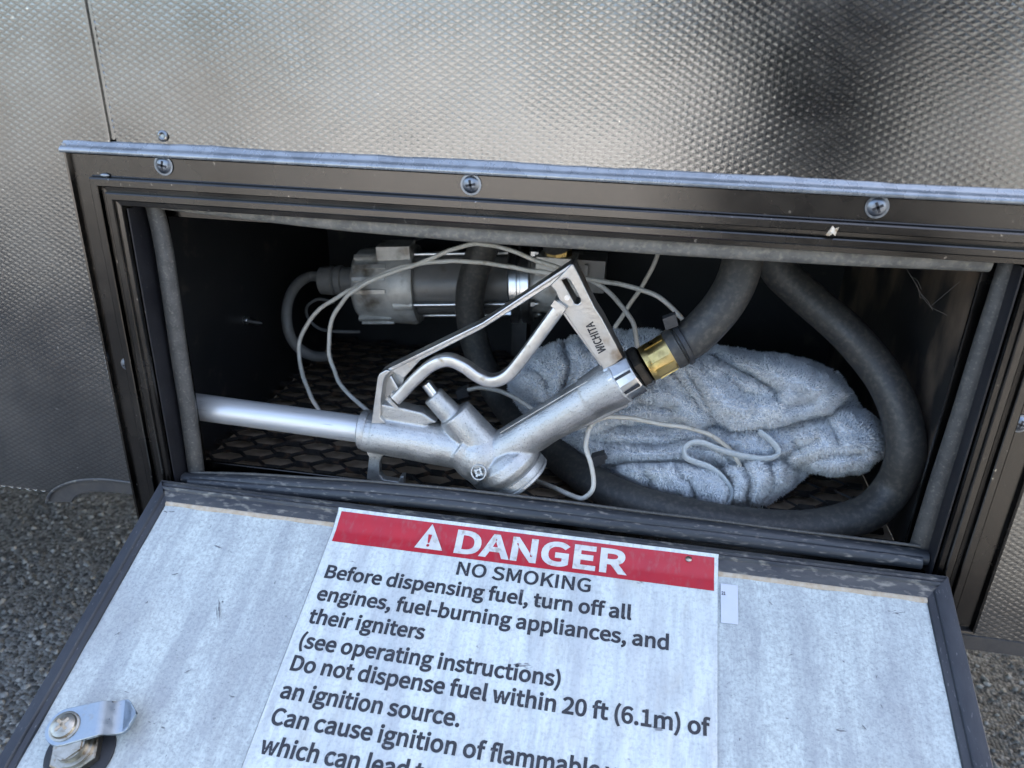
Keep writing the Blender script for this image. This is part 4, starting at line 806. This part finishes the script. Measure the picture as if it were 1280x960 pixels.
# trigger lever
lv = [(496,498),(505,489),(522,471),(540,456),(560,449.5),(580,457),(597,469),(615,475.5),(634,469),(652,449),(680,411),(704,378)]
LVY = -.009
m = MB().tube([N(u, v, LVY) for u, v in lv], [(.0058,7.4*K)]*len(lv), segs=20, flat=Vector((0,1,0)), smooth_path=8, sq=.45); m.build('trigger_lever', MT['lever'], noz, angle=50)
m = MB().box(N(699,381,LVY), vec((699,381),(708,388))*.75, Vector((0,.0066,0)), vec((699,381),(694,388))*.5); m.build('lever_pivot_lug', MT['lever'], noz)
# small catches near the lever's free end
m = MB().box(N(494,493,-.008), vec((490,492),(497,494))*.6, Vector((0,.003,0)), vec((494,491),(493,495))*.5)
m.box(N(491,503,-.008), vec((485,497),(498,510))*.5, Vector((0,.002,0)), vec((490,504),(492,502))*.8)
m.build('hold_open_catch', MT['lever'], noz)
# hook under the barrel
hk = pts([(458,562),(486,564),(478,570),(475,578),(474.5,592),(480,598.5),(499,601.5),(501,594.5),(505.5,594.5),(504.5,607),(500,607.5),(461,602),(459,598),(462,570)])
link('hanging_hook', prism2d([hk], NY+.002, .008), noz).data.materials.append(MT['cast'])
# swivel collar
a, b = N(768,477.5), N(800,459); ax2 = (b-a).normalized()
m = MB().lathe(a, ax2, [(0,25*K),(.001,28.5*K),(.004,29*K),(.008,27.5*K),(.0195,26.5*K),(.0215,25*K),(.022,15*K)], segs=12); m.build('swivel_collar', MT['lever'], noz, angle=25)
m = MB(); pN = Vector((0,-1,0)); pN = (pN-ax2*pN.dot(ax2)).normalized(); pB = ax2.cross(pN)
for an in (-62,-22,20,60):
    r_ = R_(an); d = pN*math.cos(r_)+pB*math.sin(r_); t_ = pB*math.cos(r_)-pN*math.sin(r_)
    m.box(a+ax2*.0135+d*27.2*K, ax2*.0068, d*.0008, t_*.0011)
m.build('swivel_slots', MT['recess'], noz)
# raised lettering cast on the plate, reading up along it
Yl = NY-.001-.0098
def pl(aa, bb):
    o = N(752,441); P0 = at(752,441,Yl); P1 = at(735,404,Yl); U = (P1-P0); Ln = U.length; U.normalize(); V = Vector((-U.z,0,U.x))
    return P0 + U*aa + V*(-bb)
Ln = (at(735,404,Yl)-at(752,441,Yl)).length
def pl_up(aa, bb): return pl(aa, bb)
text_on('lettering', "WICHITA", pl_up, (0,.0042), (Ln,.0042), .0068, MT['recess'], noz, bold=.04, fine=False)

# ================================================================ FUEL HOSE
hose = thing('fuel_hose', 'thick dusty black rubber fuel hose looping around the grey towel', 'hose', tuple(atz(880,660,-.285)))
RH = .0158
def hd(u, v, wpx):      # depth from the hose's apparent width
    D = 2*RH*F_PX/wpx; return Vector(CAM + _ray(u, v)*D)
def hz(u, v, lift=0): return atz(u, v, FZ+RH+.002+lift)
h1 = [at(846,434,.055), at(866,422,.057), at(886,403,.060), at(905,380,.064), at(920,353,.070), at(929,322,.077), at(934,285,.088), at(941,250,.108), at(950,262,.165), at(962,300,.165), at(972,335,.158),
      at(1000,364,.150), at(1055,412,.128), at(1093,455,.112), at(1115,490,.098), at(1129,530,.086), at(1132,570,.078)]
h2 = [at(1116,610,.080), at(1080,643,.068), hz(1010,660), hz(940,658), hz(860,645), hz(790,626), hz(738,600), hz(700,572), hz(660,540,.002), hz(625,497,.012)]
h3 = [at(603,455,.235), at(590,410,.238), at(588,365,.236), at(602,315,.232), at(622,280,.232), at(655,255,.24), at(690,275,.262), at(697,308,.275)]
m = MB().tube(h1+h2+h3, RH, segs=24, smooth_path=8); ho = m.build('hose_tube', MT['rubber'], hose)
def ring(u0, v0, u1, v1, y0, y1, r0, prof, name, mt, segs=32, angle=35):
    a, b = at(u0, v0, y0), at(u1, v1, y1); k = mpp(a)
    m = MB().lathe(a, b-a, [(d*k, r*k) for d, r in prof], segs=segs); return m.build(name, MT[mt], hose, angle=angle)
ring(797,461,811,453,.049,.050,0,[(0,27),(1,29.5),(9,29.5),(11,27),(11,14)],'hex_nut','black_metal',segs=6,angle=20)
ring(808,455.5,846,434,.049,.054,0,[(0,20),(0,23.5),(8,24),(9,23.5),(34,24),(40,24.5),(42,24),(42,18)],'brass_ferrule','brass',segs=24)
# crimp flats on the ferrule
a, b = at(808,455.5,.049), at(846,434,.054); k = mpp(a); axf = (b-a).normalized(); pN = Vector((0,-1,0)); pN = (pN-axf*pN.dot(axf)).normalized(); pB = axf.cross(pN)
m = MB()
for an in (-75,-25,25,75):
    r_ = R_(an); d = pN*math.cos(r_)+pB*math.sin(r_); t_ = pB*math.cos(r_)-pN*math.sin(r_); m.box(a+axf*19*k+d*23.6*k, axf*12*k, d*.0006, t_*.0035)
m.build('ferrule_flat', MT['brass'], hose)
ring(838,438.5,857,428,.053,.055,0,[(0,25.5),(12,26),(13,24)],'hose_cuff','rubber')
ring(850,432,862,425.5,.054,.056,0,[(0,26.5),(1,28),(6,28),(7,26.5)],'hose_clamp','clamp')
ca = at(838,401,.051); m = MB().box(ca, vec((830,402),(846,396))*.5, Vector((0,.004,0)), vec((837,394),(841,408))*.5); m.build('clamp_head', MT['clamp'], hose)
# printed characters on the lower run
A = hz(700,572); B = hz(735,598); dcam = (Vector(CAM)-(A+B)/2).normalized(); U = (B-A).normalized(); V = dcam.cross(U).normalized()
ctr = (A+B)/2 + dcam*(RH+.0006) + V*.003
def hp(a_, b_): 
    q = ctr + U*a_ - V*b_; off = (q-ctr).dot(V)+.003; return q - dcam*(RH-math.sqrt(max(RH*RH-off*off, 1e-8)))*1.0
text_on('lettering', "29-22 B", hp, (-.016,0), (.016,0), .0052, MT['print'], hose, fine=False)

# ================================================================ WHITE WIRES
def wire(lab_, paths, r=.0021, ties=()):
    p0 = paths[0][0]; t = thing('white_wire', lab_, 'wire', tuple(at(*p0)), 'white wires in the compartment')
    for pth in paths:
        P_, R2 = resample([at(*q) for q in pth], r, 6)
        for q in P_[1:-1]: q += Vector((noise.noise(q*60), noise.noise(q*60+Vector((4,0,0))), noise.noise(q*60+Vector((0,8,0)))))*.0011
        MB().tube(P_, R2, segs=10, smooth_path=1).build('wire_run', MT['wire'], t)
    for q in ties:
        c = at(*q); m = MB().box(c, Vector((.0055,.001,.002)), Vector((0,.005,0)), Vector((-.001,0,.0045))); m.box(c+Vector((.004,-.003,.003)), Vector((.003,0,.002)), Vector((0,.002,0)), Vector((-.001,0,.002)))
        m.build('cable_tie', MT['clamp'], t)
    return t
wire('dirty white wire looping left of the nozzle and arching over the pump, outer of two',
     [[(402,520,.10),(385,486,.12),(375,455,.14),(375,425,.15),(392,395,.155),(422,371,.155),(460,351,.155),(497,335.5,.15),(535,328.5,.145),(585,326,.14),(635,333,.13),(680,341,.12),(720,347,.11),(765,354,.11),(800,361,.105),(832,377,.10),(853,399,.095)]])
wire('dirty white wire with the higher arch over the pump, inner loop beside the nozzle',
     [[(463,516,.09),(435,492,.11),(419,467,.13),(411,435,.14),(416,397,.148),(435,369.5,.15),(462,351.5,.15),(510,334,.147),(535,325,.145),(565,311.5,.142),(597,305,.138),(635,312,.13),(680,329,.12),(715,341,.112),(750,357,.112),(775,380,.112),(791,405,.112),(797,434,.112)]])
wire('short white wire hanging from the top seal behind the nozzle guard', [[(823,300,.20),(822,318,.20),(815,337,.195),(800,362,.19),(780,392,.185),(768,410,.18)]])
wire('white wire curling over the hose and across the towel front',
     [[(585,487,.14),(605,485,.135),(630,491,.125),(652,502,.115),(668,513,.11),(676,522,.105)],
      [(668,600,.085),(700,613,.050),(722,622,.036),(733,620,.032),(742,607,.034),(738,580,.040),(732,557,.047),(735,538,.055),(745,526,.062),(761,520.5,.07),(783,522,.073),(820,528.5,.080),(855,533.5,.085),(890,545,.088),(914,564,.089),(925,582,.091),(923,597,.095),(914,612,.104)]],
     ties=[(748,573,.075),(579,490,.15)])
for o, r in (): pass

# ================================================================ FUEL PUMP
PY = .30
pump = thing('fuel_pump', 'grey electric fuel pump with cast end cap at the back of the compartment', 'pump', tuple(at(590,430,PY)))
pa_, pb_ = at(447,356,PY), at(700,353,PY+.02); pax = (pb_-pa_).normalized(); PK = mpp(pa_)
def pd(u): return (u-447)*PK*1.02
def plathe(prof, name, m, segs=32, angle=35): return MB().lathe(pa_, pax, [(pd(u), r*PK) for u, r in prof], segs=segs).build(name, MT[m], pump, angle=angle)
plathe([(447,30),(449,38),(454,43.5),(460,45),(484,46),(486,47),(519,50),(524,48),(524,38)], 'end_cap', 'pump_cast')
plathe([(522,38),(640,38)], 'motor_body', 'pump_motor')
plathe([(636,40),(636,48),(638,50),(646,50),(647,46),(650,46),(651,50),(660,50),(662,48),(662,40)], 'flange', 'bright_steel')
plathe([(660,36),(700,38),(722,37),(728,32)], 'pump_head', 'pump_cast')
up = Vector((0,0,1)); up = (up-pax*up.dot(pax)).normalized(); fr = Vector((0,-1,0)); fr = (fr-pax*fr.dot(pax)-up*fr.dot(up)).normalized()
def pp(u, r, a): return pa_ + pax*pd(u) + (fr*math.cos(R_(a))+up*math.sin(R_(a)))*r*PK
for a_ in (-18, 70, -100):
    m = MB().lathe(pp(500,44,a_), pax, [(0,5*PK),(1*PK,7*PK),(24*PK,7*PK),(25*PK,5*PK)], segs=12); m.build('bolt_boss', MT['pump_cast'], pump)
    m = MB().lathe(pp(522,44,a_), pax, [(0,2.6*PK),(150*PK,2.6*PK)], segs=10); m.build('tie_rod', MT['bright_steel'], pump)
    m = MB().lathe(pp(661,43,a_), pax, [(0,5*PK),(6*PK,5*PK),(6*PK,2.5*PK),(10*PK,2.5*PK)], segs=6); m.build('rod_nut', MT['bright_steel'], pump)
for a_ in (-62, -44, 6, 24, 42, 60):
    m = MB().box(pp(474,47,a_), pax*20*PK, (up*math.cos(R_(a_))-fr*math.sin(R_(a_)))*2.4*PK, (fr*math.cos(R_(a_))+up*math.sin(R_(a_)))*2.6*PK); m.build('cast_rib', MT['pump_cast'], pump)
m = MB().box(pp(503,48,75), pax*20*PK, fr*18*PK, up*8*PK); m.build('terminal_box', MT['pump_cast'], pump)
m = MB().box(at(697,330,PY-.012), Vector((23*PK,0,0)), Vector((0,.016,0)), Vector((0,0,11*PK))); m.build('outlet_block', MT['pump_cast'], pump)
m = MB().lathe(at(697,320,PY-.012), (0,0,1), [(0,16*PK),(14*PK,16*PK),(15*PK,13*PK)], segs=8); m.build('outlet_fitting', MT['brass'], pump)
m = MB().box(at(740,340,PY+.01), Vector((16*PK,0,0)), Vector((0,.02,0)), Vector((0,0,19*PK))); m.box(at(733,338,PY-.014), Vector((2*PK,0,0)), Vector((0,.003,0)), Vector((0,0,7*PK))); m.build('mount_bracket', MT['pump_motor'], pump)
m = MB().box(at(652,405,PY+.01), Vector((9*PK,0,0)), Vector((0,.018,0)), Vector((0,0,36*PK))); m.build('pump_foot', MT['smooth_dark'], pump)
m = MB().lathe(pp(632,50,-30), pax, [(0,4*PK),(7*PK,4*PK)], segs=8); m.build('drain_screw', MT['bright_steel'], pump)
m = MB().lathe(pa_-pax*pd(447)-pax*48*PK-up*(-6*PK), pax, [(0,13*PK),(2*PK,17*PK),(18*PK,18.5*PK),(20*PK,16*PK),(23*PK,19*PK),(30*PK,19*PK),(31*PK,16*PK),(49*PK,16*PK)], segs=16); m.build('cable_gland', MT['conduit'], pump)
m = MB().tube([at(402,346,PY),at(386,346,PY),at(370,357,PY-.02),at(360,378,PY-.04),at(359,405,PY-.05),at(368,429,PY-.05),at(388,444,PY-.04),at(412,446,PY-.02)], 6.5*PK, segs=12); m.build('conduit', MT['conduit'], pump)
m = MB().tube([at(418,378,PY+.02),at(398,374,PY+.02),at(384,383,PY+.02),at(385,397,PY+.02),at(398,410,PY+.02),at(415,414,PY+.02),at(450,415,PY+.03)], 2*PK, segs=8); m.build('lead_wire', MT['conduit'], pump)
m = MB().tube([at(500,312,PY+.06),at(520,300,PY+.06),at(540,294,PY+.06),at(570,291,PY+.06)], 2*PK, segs=8); m.build('lead_wire', MT['conduit'], pump)

# ================================================================ TOWEL
tw = thing('towel', 'crumpled light grey-blue terry towel wedged behind the nozzle handle', 'towel', tuple(atz(880,600,FZ)))
# layers of folded cloth: outlines (photo pixels), rounding radius in pixels, thickness in metres
SIL = [(632,470),(650,447),(690,430),(722,421),(760,413),(800,408),(830,418),(850,440),(880,434),(905,432),(940,438),(985,444),(1020,452),(1045,466),(1062,488),(1078,508),(1096,520),(1109,545),(1105,570),(1087,588),(1050,597),(1010,592),(988,612),(962,629),(930,634),(900,642),(870,632),(830,625),(800,616),(760,598),(720,575),(690,555),(660,525),(640,497)]
LAYERS = [(SIL, 34, .050),
 ([(640,470),(665,446),(700,431),(740,433),(760,450),(770,480),(745,500),(710,512),(680,504),(655,492)], 20, .026),
 ([(750,430),(790,412),(828,420),(838,440),(815,462),(780,472),(760,455)], 16, .010),
 ([(715,548),(770,534),(820,538),(880,538),(930,540),(985,533),(1012,524),(1022,545),(990,566),(940,577),(880,572),(820,576),(765,580),(735,568)], 15, .016),
 ([(818,455),(850,448),(864,475),(882,505),(897,526),(872,536),(840,524),(800,524),(760,534),(735,544),(722,528),(760,504),(795,488),(808,470)], 19, .030),
 ([(835,448),(870,436),(905,434),(950,440),(985,445),(1012,455),(1030,462),(1047,477),(1065,493),(1052,507),(1030,515),(1000,523),(970,534),(945,538),(918,536),(895,525),(880,510),(868,495),(850,470)], 24, .040),
 ([(942,447),(985,448),(1015,456),(1042,478),(1030,490),(994,487),(965,472)], 13, .011),
 ([(846,452),(862,450),(884,470),(912,492),(940,508),(935,520),(905,515),(880,496)], 11, .010),
 ([(990,542),(1020,530),(1050,516),(1085,512),(1106,545),(1104,570),(1086,588),(1050,595),(1010,589),(985,576),(1000,560)], 18, .026),
 ([(770,582),(820,578),(870,582),(900,592),(914,610),(907,634),(895,641),(860,628),(815,618),(785,604)], 14, .026),
 ([(903,586),(940,575),(975,579),(997,590),(986,609),(960,626),(930,632),(908,624),(915,605)], 14, .022),
 ([(660,512),(700,502),(735,500),(760,492),(750,512),(715,530),(690,540),(668,526)], 12, .014)]
# creases: centre line, half width in pixels, depth in metres
CREASES = [([(866,438),(900,451),(940,471),(972,491)], 6, .016), ([(705,430),(713,455),(706,482),(700,500)], 5, .014), ([(755,432),(770,455),(768,480)], 6, .012),
 ([(1003,579),(1040,569),(1075,566)], 5, .008), ([(1035,524),(1041,540),(1046,552)], 6, .007), ([(760,578),(830,577),(900,584)], 4, .012),
 ([(772,512),(800,506),(840,510)], 6, .008), ([(740,552),(800,556),(860,552),(920,560)], 4, .008), ([(925,580),(938,600),(934,622)], 4, .008), ([(960,582),(966,602),(958,620)], 4, .006),
 ([(905,468),(935,490),(980,506),(1020,500)], 5, .007), ([(845,588),(862,602),(868,622)], 4, .007), ([(800,586),(815,600),(818,612)], 4, .006),
 ([(880,545),(900,558),(915,575)], 4, .007), ([(665,462),(684,480),(690,500)], 5, .008)]
ST = 2.0
us = np.arange(622, 1120, ST); vs_ = np.arange(400, 652, ST); UU, VV = np.meshgrid(us, vs_)
def seg_dist(px, closed):
    P = np.array(px, float); n = len(P); D = np.full(UU.shape, 1e9)
    for k in range(n if closed else n-1):
        a, b = P[k], P[(k+1) % n]; ab = b-a; t = np.clip(((UU-a[0])*ab[0]+(VV-a[1])*ab[1])/(ab@ab), 0, 1)
        D = np.minimum(D, np.hypot(UU-a[0]-t*ab[0], VV-a[1]-t*ab[1]))
    return D
def inside(px):
    P = np.array(px, float); o = np.zeros(UU.shape, bool)
    for k in range(len(P)):
        a, b = P[k-1], P[k]
        if a[1] == b[1]: continue
        o ^= ((a[1] > VV) != (b[1] > VV)) & (UU < a[0]+(VV-a[1])*(b[0]-a[0])/(b[1]-a[1]))
    return o
# wobble the tracing so that no fold keeps a ruled edge
WU = np.array([[noise.noise(Vector((u*.03, v*.03, 1))) + .5*noise.noise(Vector((u*.09, v*.09, 5))) for u in us] for v in vs_])
WV = np.array([[noise.noise(Vector((u*.03, v*.03, 9))) + .5*noise.noise(Vector((u*.09, v*.09, 13))) for u in us] for v in vs_])
UU0, VV0 = UU, VV; UU, VV = UU + 5*WU, VV + 4*WV
Yb = np.interp(VV, [405, 470, 540, 600, 645], [.245, .215, .185, .155, .135])
hh = np.zeros(UU.shape); mask = None
for px, r, th in LAYERS:
    ins = inside(px); d = seg_dist(px, True); q = np.clip(d/r, 0, 1)
    hh += np.where(ins, 1.12*th*np.sqrt(np.clip(1-(1-q)**2, 0, 1)), 0)
    if mask is None: mask = ins.copy()
for px, wd, dp in CREASES:
    d = seg_dist(px, False); hh += -1.75*dp*np.exp(-(d/wd)**1.4) + 5*.1*dp*np.exp(-((d-2.3*wd)/(1.3*wd))**2)
RN = np.array([[(1-2*abs(noise.noise(Vector(((u+v*.7)*.016, (v-u*.25)*.045, 3)))))*.6 + .4*(1-2*abs(noise.noise(Vector(((u-v*.5)*.05, (v+u*.3)*.05, 8))))) for u in us] for v in vs_])
hh += .0062*(RN-.5)
Yg = Yb - hh
gi = -np.ones(UU.shape, int); tv = []; 
for a in range(UU.shape[0]):
    for b in range(UU.shape[1]):
        if mask[a, b]:
            p = at(UU0[a, b], VV0[a, b], Yg[a, b])
            if p.z < FZ+.002: p = atz(UU0[a, b], VV0[a, b], FZ+.002)
            gi[a, b] = len(tv); tv.append(p)
tf = []; na, nb = UU.shape
for a in range(na-1):
    for b in range(nb-1):
        q = (gi[a,b], gi[a+1,b], gi[a+1,b+1], gi[a,b+1])
        if min(q) >= 0: tf.append(q)
        elif sum(k >= 0 for k in q) == 3: tf.append(tuple(k for k in q if k >= 0))
tmb = MB(); tmb.add(tv, tf)
tme = tmb.mesh('tw', MT['towel'])
def su2(t):
    # give the sheet its body: it goes back and down behind the visible folds
    r = t.modifiers.new('s', 'SMOOTH'); r.iterations = 3; r.factor = .4
    q = t.modifiers.new('q', 'SOLIDIFY'); q.thickness = .006; q.offset = -1
tme = bake(tme, su2)
nc = sum(((Vector(CAM)-p.center).dot(p.normal) > 0)*2-1 for p in tme.polygons[:len(tf)])
if nc < 0:
    bm = bmesh.new(); bm.from_mesh(tme); bmesh.ops.reverse_faces(bm, faces=bm.faces); bm.to_mesh(tme); bm.free()
tme.update(); tme.materials.clear(); tme.materials.append(MT['towel']); tme.polygons.foreach_set('use_smooth', [True]*len(tme.polygons))
# terry pile
nv = len(tme.vertices); co = np.empty(nv*3); tme.vertices.foreach_get('co', co); co = co.reshape(-1,3)
nr = np.empty(nv*3); tme.vertices.foreach_get('normal', nr); nr = nr.reshape(-1,3)
tme.calc_loop_triangles(); nt_ = len(tme.loop_triangles); tri = np.empty(nt_*3, dtype=np.int32); tme.loop_triangles.foreach_get('vertices', tri); tri = tri.reshape(-1,3)
A, B, C_ = co[tri[:,0]], co[tri[:,1]], co[tri[:,2]]
fn = np.cross(B-A, C_-A); area = np.linalg.norm(fn, axis=1)/2; fnn = fn/(2*area[:,None]+1e-12)
face_cam = ((CAM-(A+B+C_)/3)*fnn).sum(1); wgt = area*np.where(face_cam > -.05, 1, .02)
NT = 150000
idx = rng.choice(nt_, NT, p=wgt/wgt.sum()); r1, r2 = np.sqrt(rng.random(NT)), rng.random(NT)
P0 = A[idx]*(1-r1)[:,None] + B[idx]*(r1*(1-r2))[:,None] + C_[idx]*(r1*r2)[:,None]
nn_ = nr[tri[idx]].mean(1); nn_ /= np.linalg.norm(nn_, axis=1)[:,None]+1e-9
jit = rng.normal(size=(NT,3)); d = nn_ + jit*.5 + np.array([0,0,-.2]); d /= np.linalg.norm(d, axis=1)[:,None]
ln = (.0017+.0021*rng.random(NT))[:,None]
sd = np.cross(d, rng.normal(size=(NT,3))); sd /= np.linalg.norm(sd, axis=1)[:,None]+1e-9; wd_ = (.00028+.00018*rng.random(NT))[:,None]
bend = np.cross(d, sd)*(ln*.35*rng.normal(size=(NT,1)))
V = np.stack([P0-sd*wd_, P0+sd*wd_, P0+d*ln*.65+sd*wd_*.9+bend*.3, P0+d*ln*.65-sd*wd_*.9+bend*.3, P0+d*ln+bend], 1).reshape(-1,3)
pm = bpy.data.meshes.new('terry_pile'); i5 = (np.arange(NT)*5)[:,None]
pm.vertices.add(NT*5); pm.vertices.foreach_set('co', V.ravel())
loops = np.concatenate([i5+np.array([0,1,2,3]), i5+np.array([3,2,4])], 1).ravel()
pm.loops.add(NT*7); pm.loops.foreach_set('vertex_index', loops.astype(np.int32))
ls = np.stack([np.arange(NT)*7, np.arange(NT)*7+4], 1).ravel(); pm.polygons.add(NT*2); pm.polygons.foreach_set('loop_start', ls.astype(np.int32))
pm.polygons.foreach_set('use_smooth', [True]*(NT*2))
pm.update(calc_edges=True); pm.materials.append(MT['pile'])
link('towel_cloth', tme, tw)
o = link('terry_pile', pm, tw); o['kind'] = 'stuff'
hm = [(u_, v_, y_-.010) for u_, v_, y_ in [(949,540,.108),(962,549,.102),(973,563,.098),(968,571,.096),(950,573,.094),(925,569,.093),(900,562,.091),(880,554,.090),(866,553,.089),(856,560,.088),(857,571,.086),(868,577,.085),(885,583,.084),(900,594,.082),(911,608,.080),(914,618,.079),(910,628,.080),(903,634,.083)]]
m = MB().tube([at(q[0], q[1], q[2]+.006) for q in hm], [(.0045,.0022)]*len(hm), segs=12, flat=Vector((0,-.6,.8)), smooth_path=6); m.build('bound_hem', MT['hem'], tw)

# ================================================================ PHOTOGRAPHER (reflected in the embossed panel)
def skin_mesh(verts, edges, radii, name, material, parent, root=0):
    me = bpy.data.meshes.new(name); me.from_pydata(verts, edges, [])
    def su3(t):
        s = t.modifiers.new('s', 'SKIN')
        for v, r in zip(t.data.skin_vertices[0].data, radii): v.radius = (r, r)
        t.data.skin_vertices[0].data[root].use_root = True
        b = t.modifiers.new('b', 'SUBSURF'); b.levels = 2
    t = bpy.data.objects.new('tmp', me); COL.objects.link(t)
    with bpy.context.temp_override(object=t, active_object=t): pass
    su3(t); dg = bpy.context.evaluated_depsgraph_get(); dg.update()
    r = bpy.data.meshes.new_from_object(t.evaluated_get(dg)); bpy.data.objects.remove(t)
    r.materials.clear(); r.materials.append(material); r.polygons.foreach_set('use_smooth', [True]*len(r.polygons))
    return link(name, r, parent)

person = thing('person', 'photographer in dark clothes stooping before the trailer, a dark blur in the embossed panel', 'person', (.70, -1.02, GZ))
PX, PYY = .72, -.95; UZ = .22
V_ = [(PX,PYY-.05,UZ+-.34),(PX,PYY-.03,UZ+-.16),(PX,PYY,UZ+.02),(PX,PYY+.03,UZ+.17),(PX,PYY+.05,UZ+.26),          # 0-4 pelvis, belly, chest, upper chest, neck
      (PX-.18,PYY+.03,UZ+.15),(PX-.27,PYY+.17,UZ+-.06),(PX-.26,PYY+.36,UZ+.02),                            # 5-7 right arm
      (PX+.18,PYY+.03,UZ+.15),(PX+.24,PYY+.17,UZ+-.08),(PX-.10,PYY+.38,UZ+.01)]                            # 8-10 left arm
E_ = [(0,1),(1,2),(2,3),(3,4),(3,5),(5,6),(6,7),(3,8),(8,9),(9,10)]
skin_mesh(V_, E_, [.17,.18,.20,.16,.06,.07,.052,.04,.07,.052,.04], 'jacket', MT['jacket'], person)
skin_mesh([(PX,PYY-.06,UZ-.36),(PX-.1,PYY-.03,UZ-.38),(PX-.17,PYY+.22,-.30),(PX-.16,PYY+.10,-.66),(PX-.16,PYY+.10,GZ+.04),(PX-.16,PYY+.24,GZ+.03),
           (PX+.1,PYY-.03,UZ-.38),(PX+.20,PYY+.22,-.30),(PX+.20,PYY+.10,-.66),(PX+.20,PYY+.10,GZ+.04),(PX+.20,PYY+.24,GZ+.03)],
          [(0,1),(1,2),(2,3),(3,4),(4,5),(0,6),(6,7),(7,8),(8,9),(9,10)], [.14,.11,.075,.055,.05,.04,.11,.075,.055,.05,.04], 'jeans', MT['jeans'], person)
hd_ = MB().ball((PX,PYY+.07,UZ+.40), .105, sc3=(.80,.95,1.15)); hd_.lathe((PX,PYY+.05,UZ+.24),(0,.1,1),[(0,.055),(.10,.052)],segs=16)
hd_.ball((PX,PYY+.175,UZ+.385), .020, sc3=(.7,1,1.1), sub=2)
for e in (-1,1): hd_.ball((PX+e*.085,PYY+.06,UZ+.40), .028, sc3=(.35,.7,1.1), sub=2)
hd_.build('head', MT['skin'], person)
MB().ball((PX,PYY+.045,UZ+.43), .112, sc3=(.84,.92,1.0)).build('hair', MT['hair'], person)
for e, (hx, hyy, hzz) in ((-1,(PX-.26,PYY+.37,UZ+.02)),(1,(PX-.10,PYY+.39,UZ+.01))):
    vs = [(hx,hyy,hzz),(hx,hyy+.04,hzz+.02)]; es = [(0,1)]; rr = [.028,.030]
    for q in range(4):
        b0 = len(vs); z0 = hzz+.045-q*.018
        vs += [(hx-e*.002,hyy+.052,z0),(hx-e*.022,hyy+.060,z0+.002),(hx-e*.040,hyy+.052,z0+.003)]; rr += [.009,.0085,.008]; es += [(1,b0),(b0,b0+1),(b0+1,b0+2)]
    b0 = len(vs); vs += [(hx-e*.010,hyy+.03,hzz+.045),(hx-e*.028,hyy+.045,hzz+.06)]; rr += [.011,.009]; es += [(0,b0),(b0,b0+1)]
    skin_mesh(vs, es, rr, 'hand', MT['skin'], person)
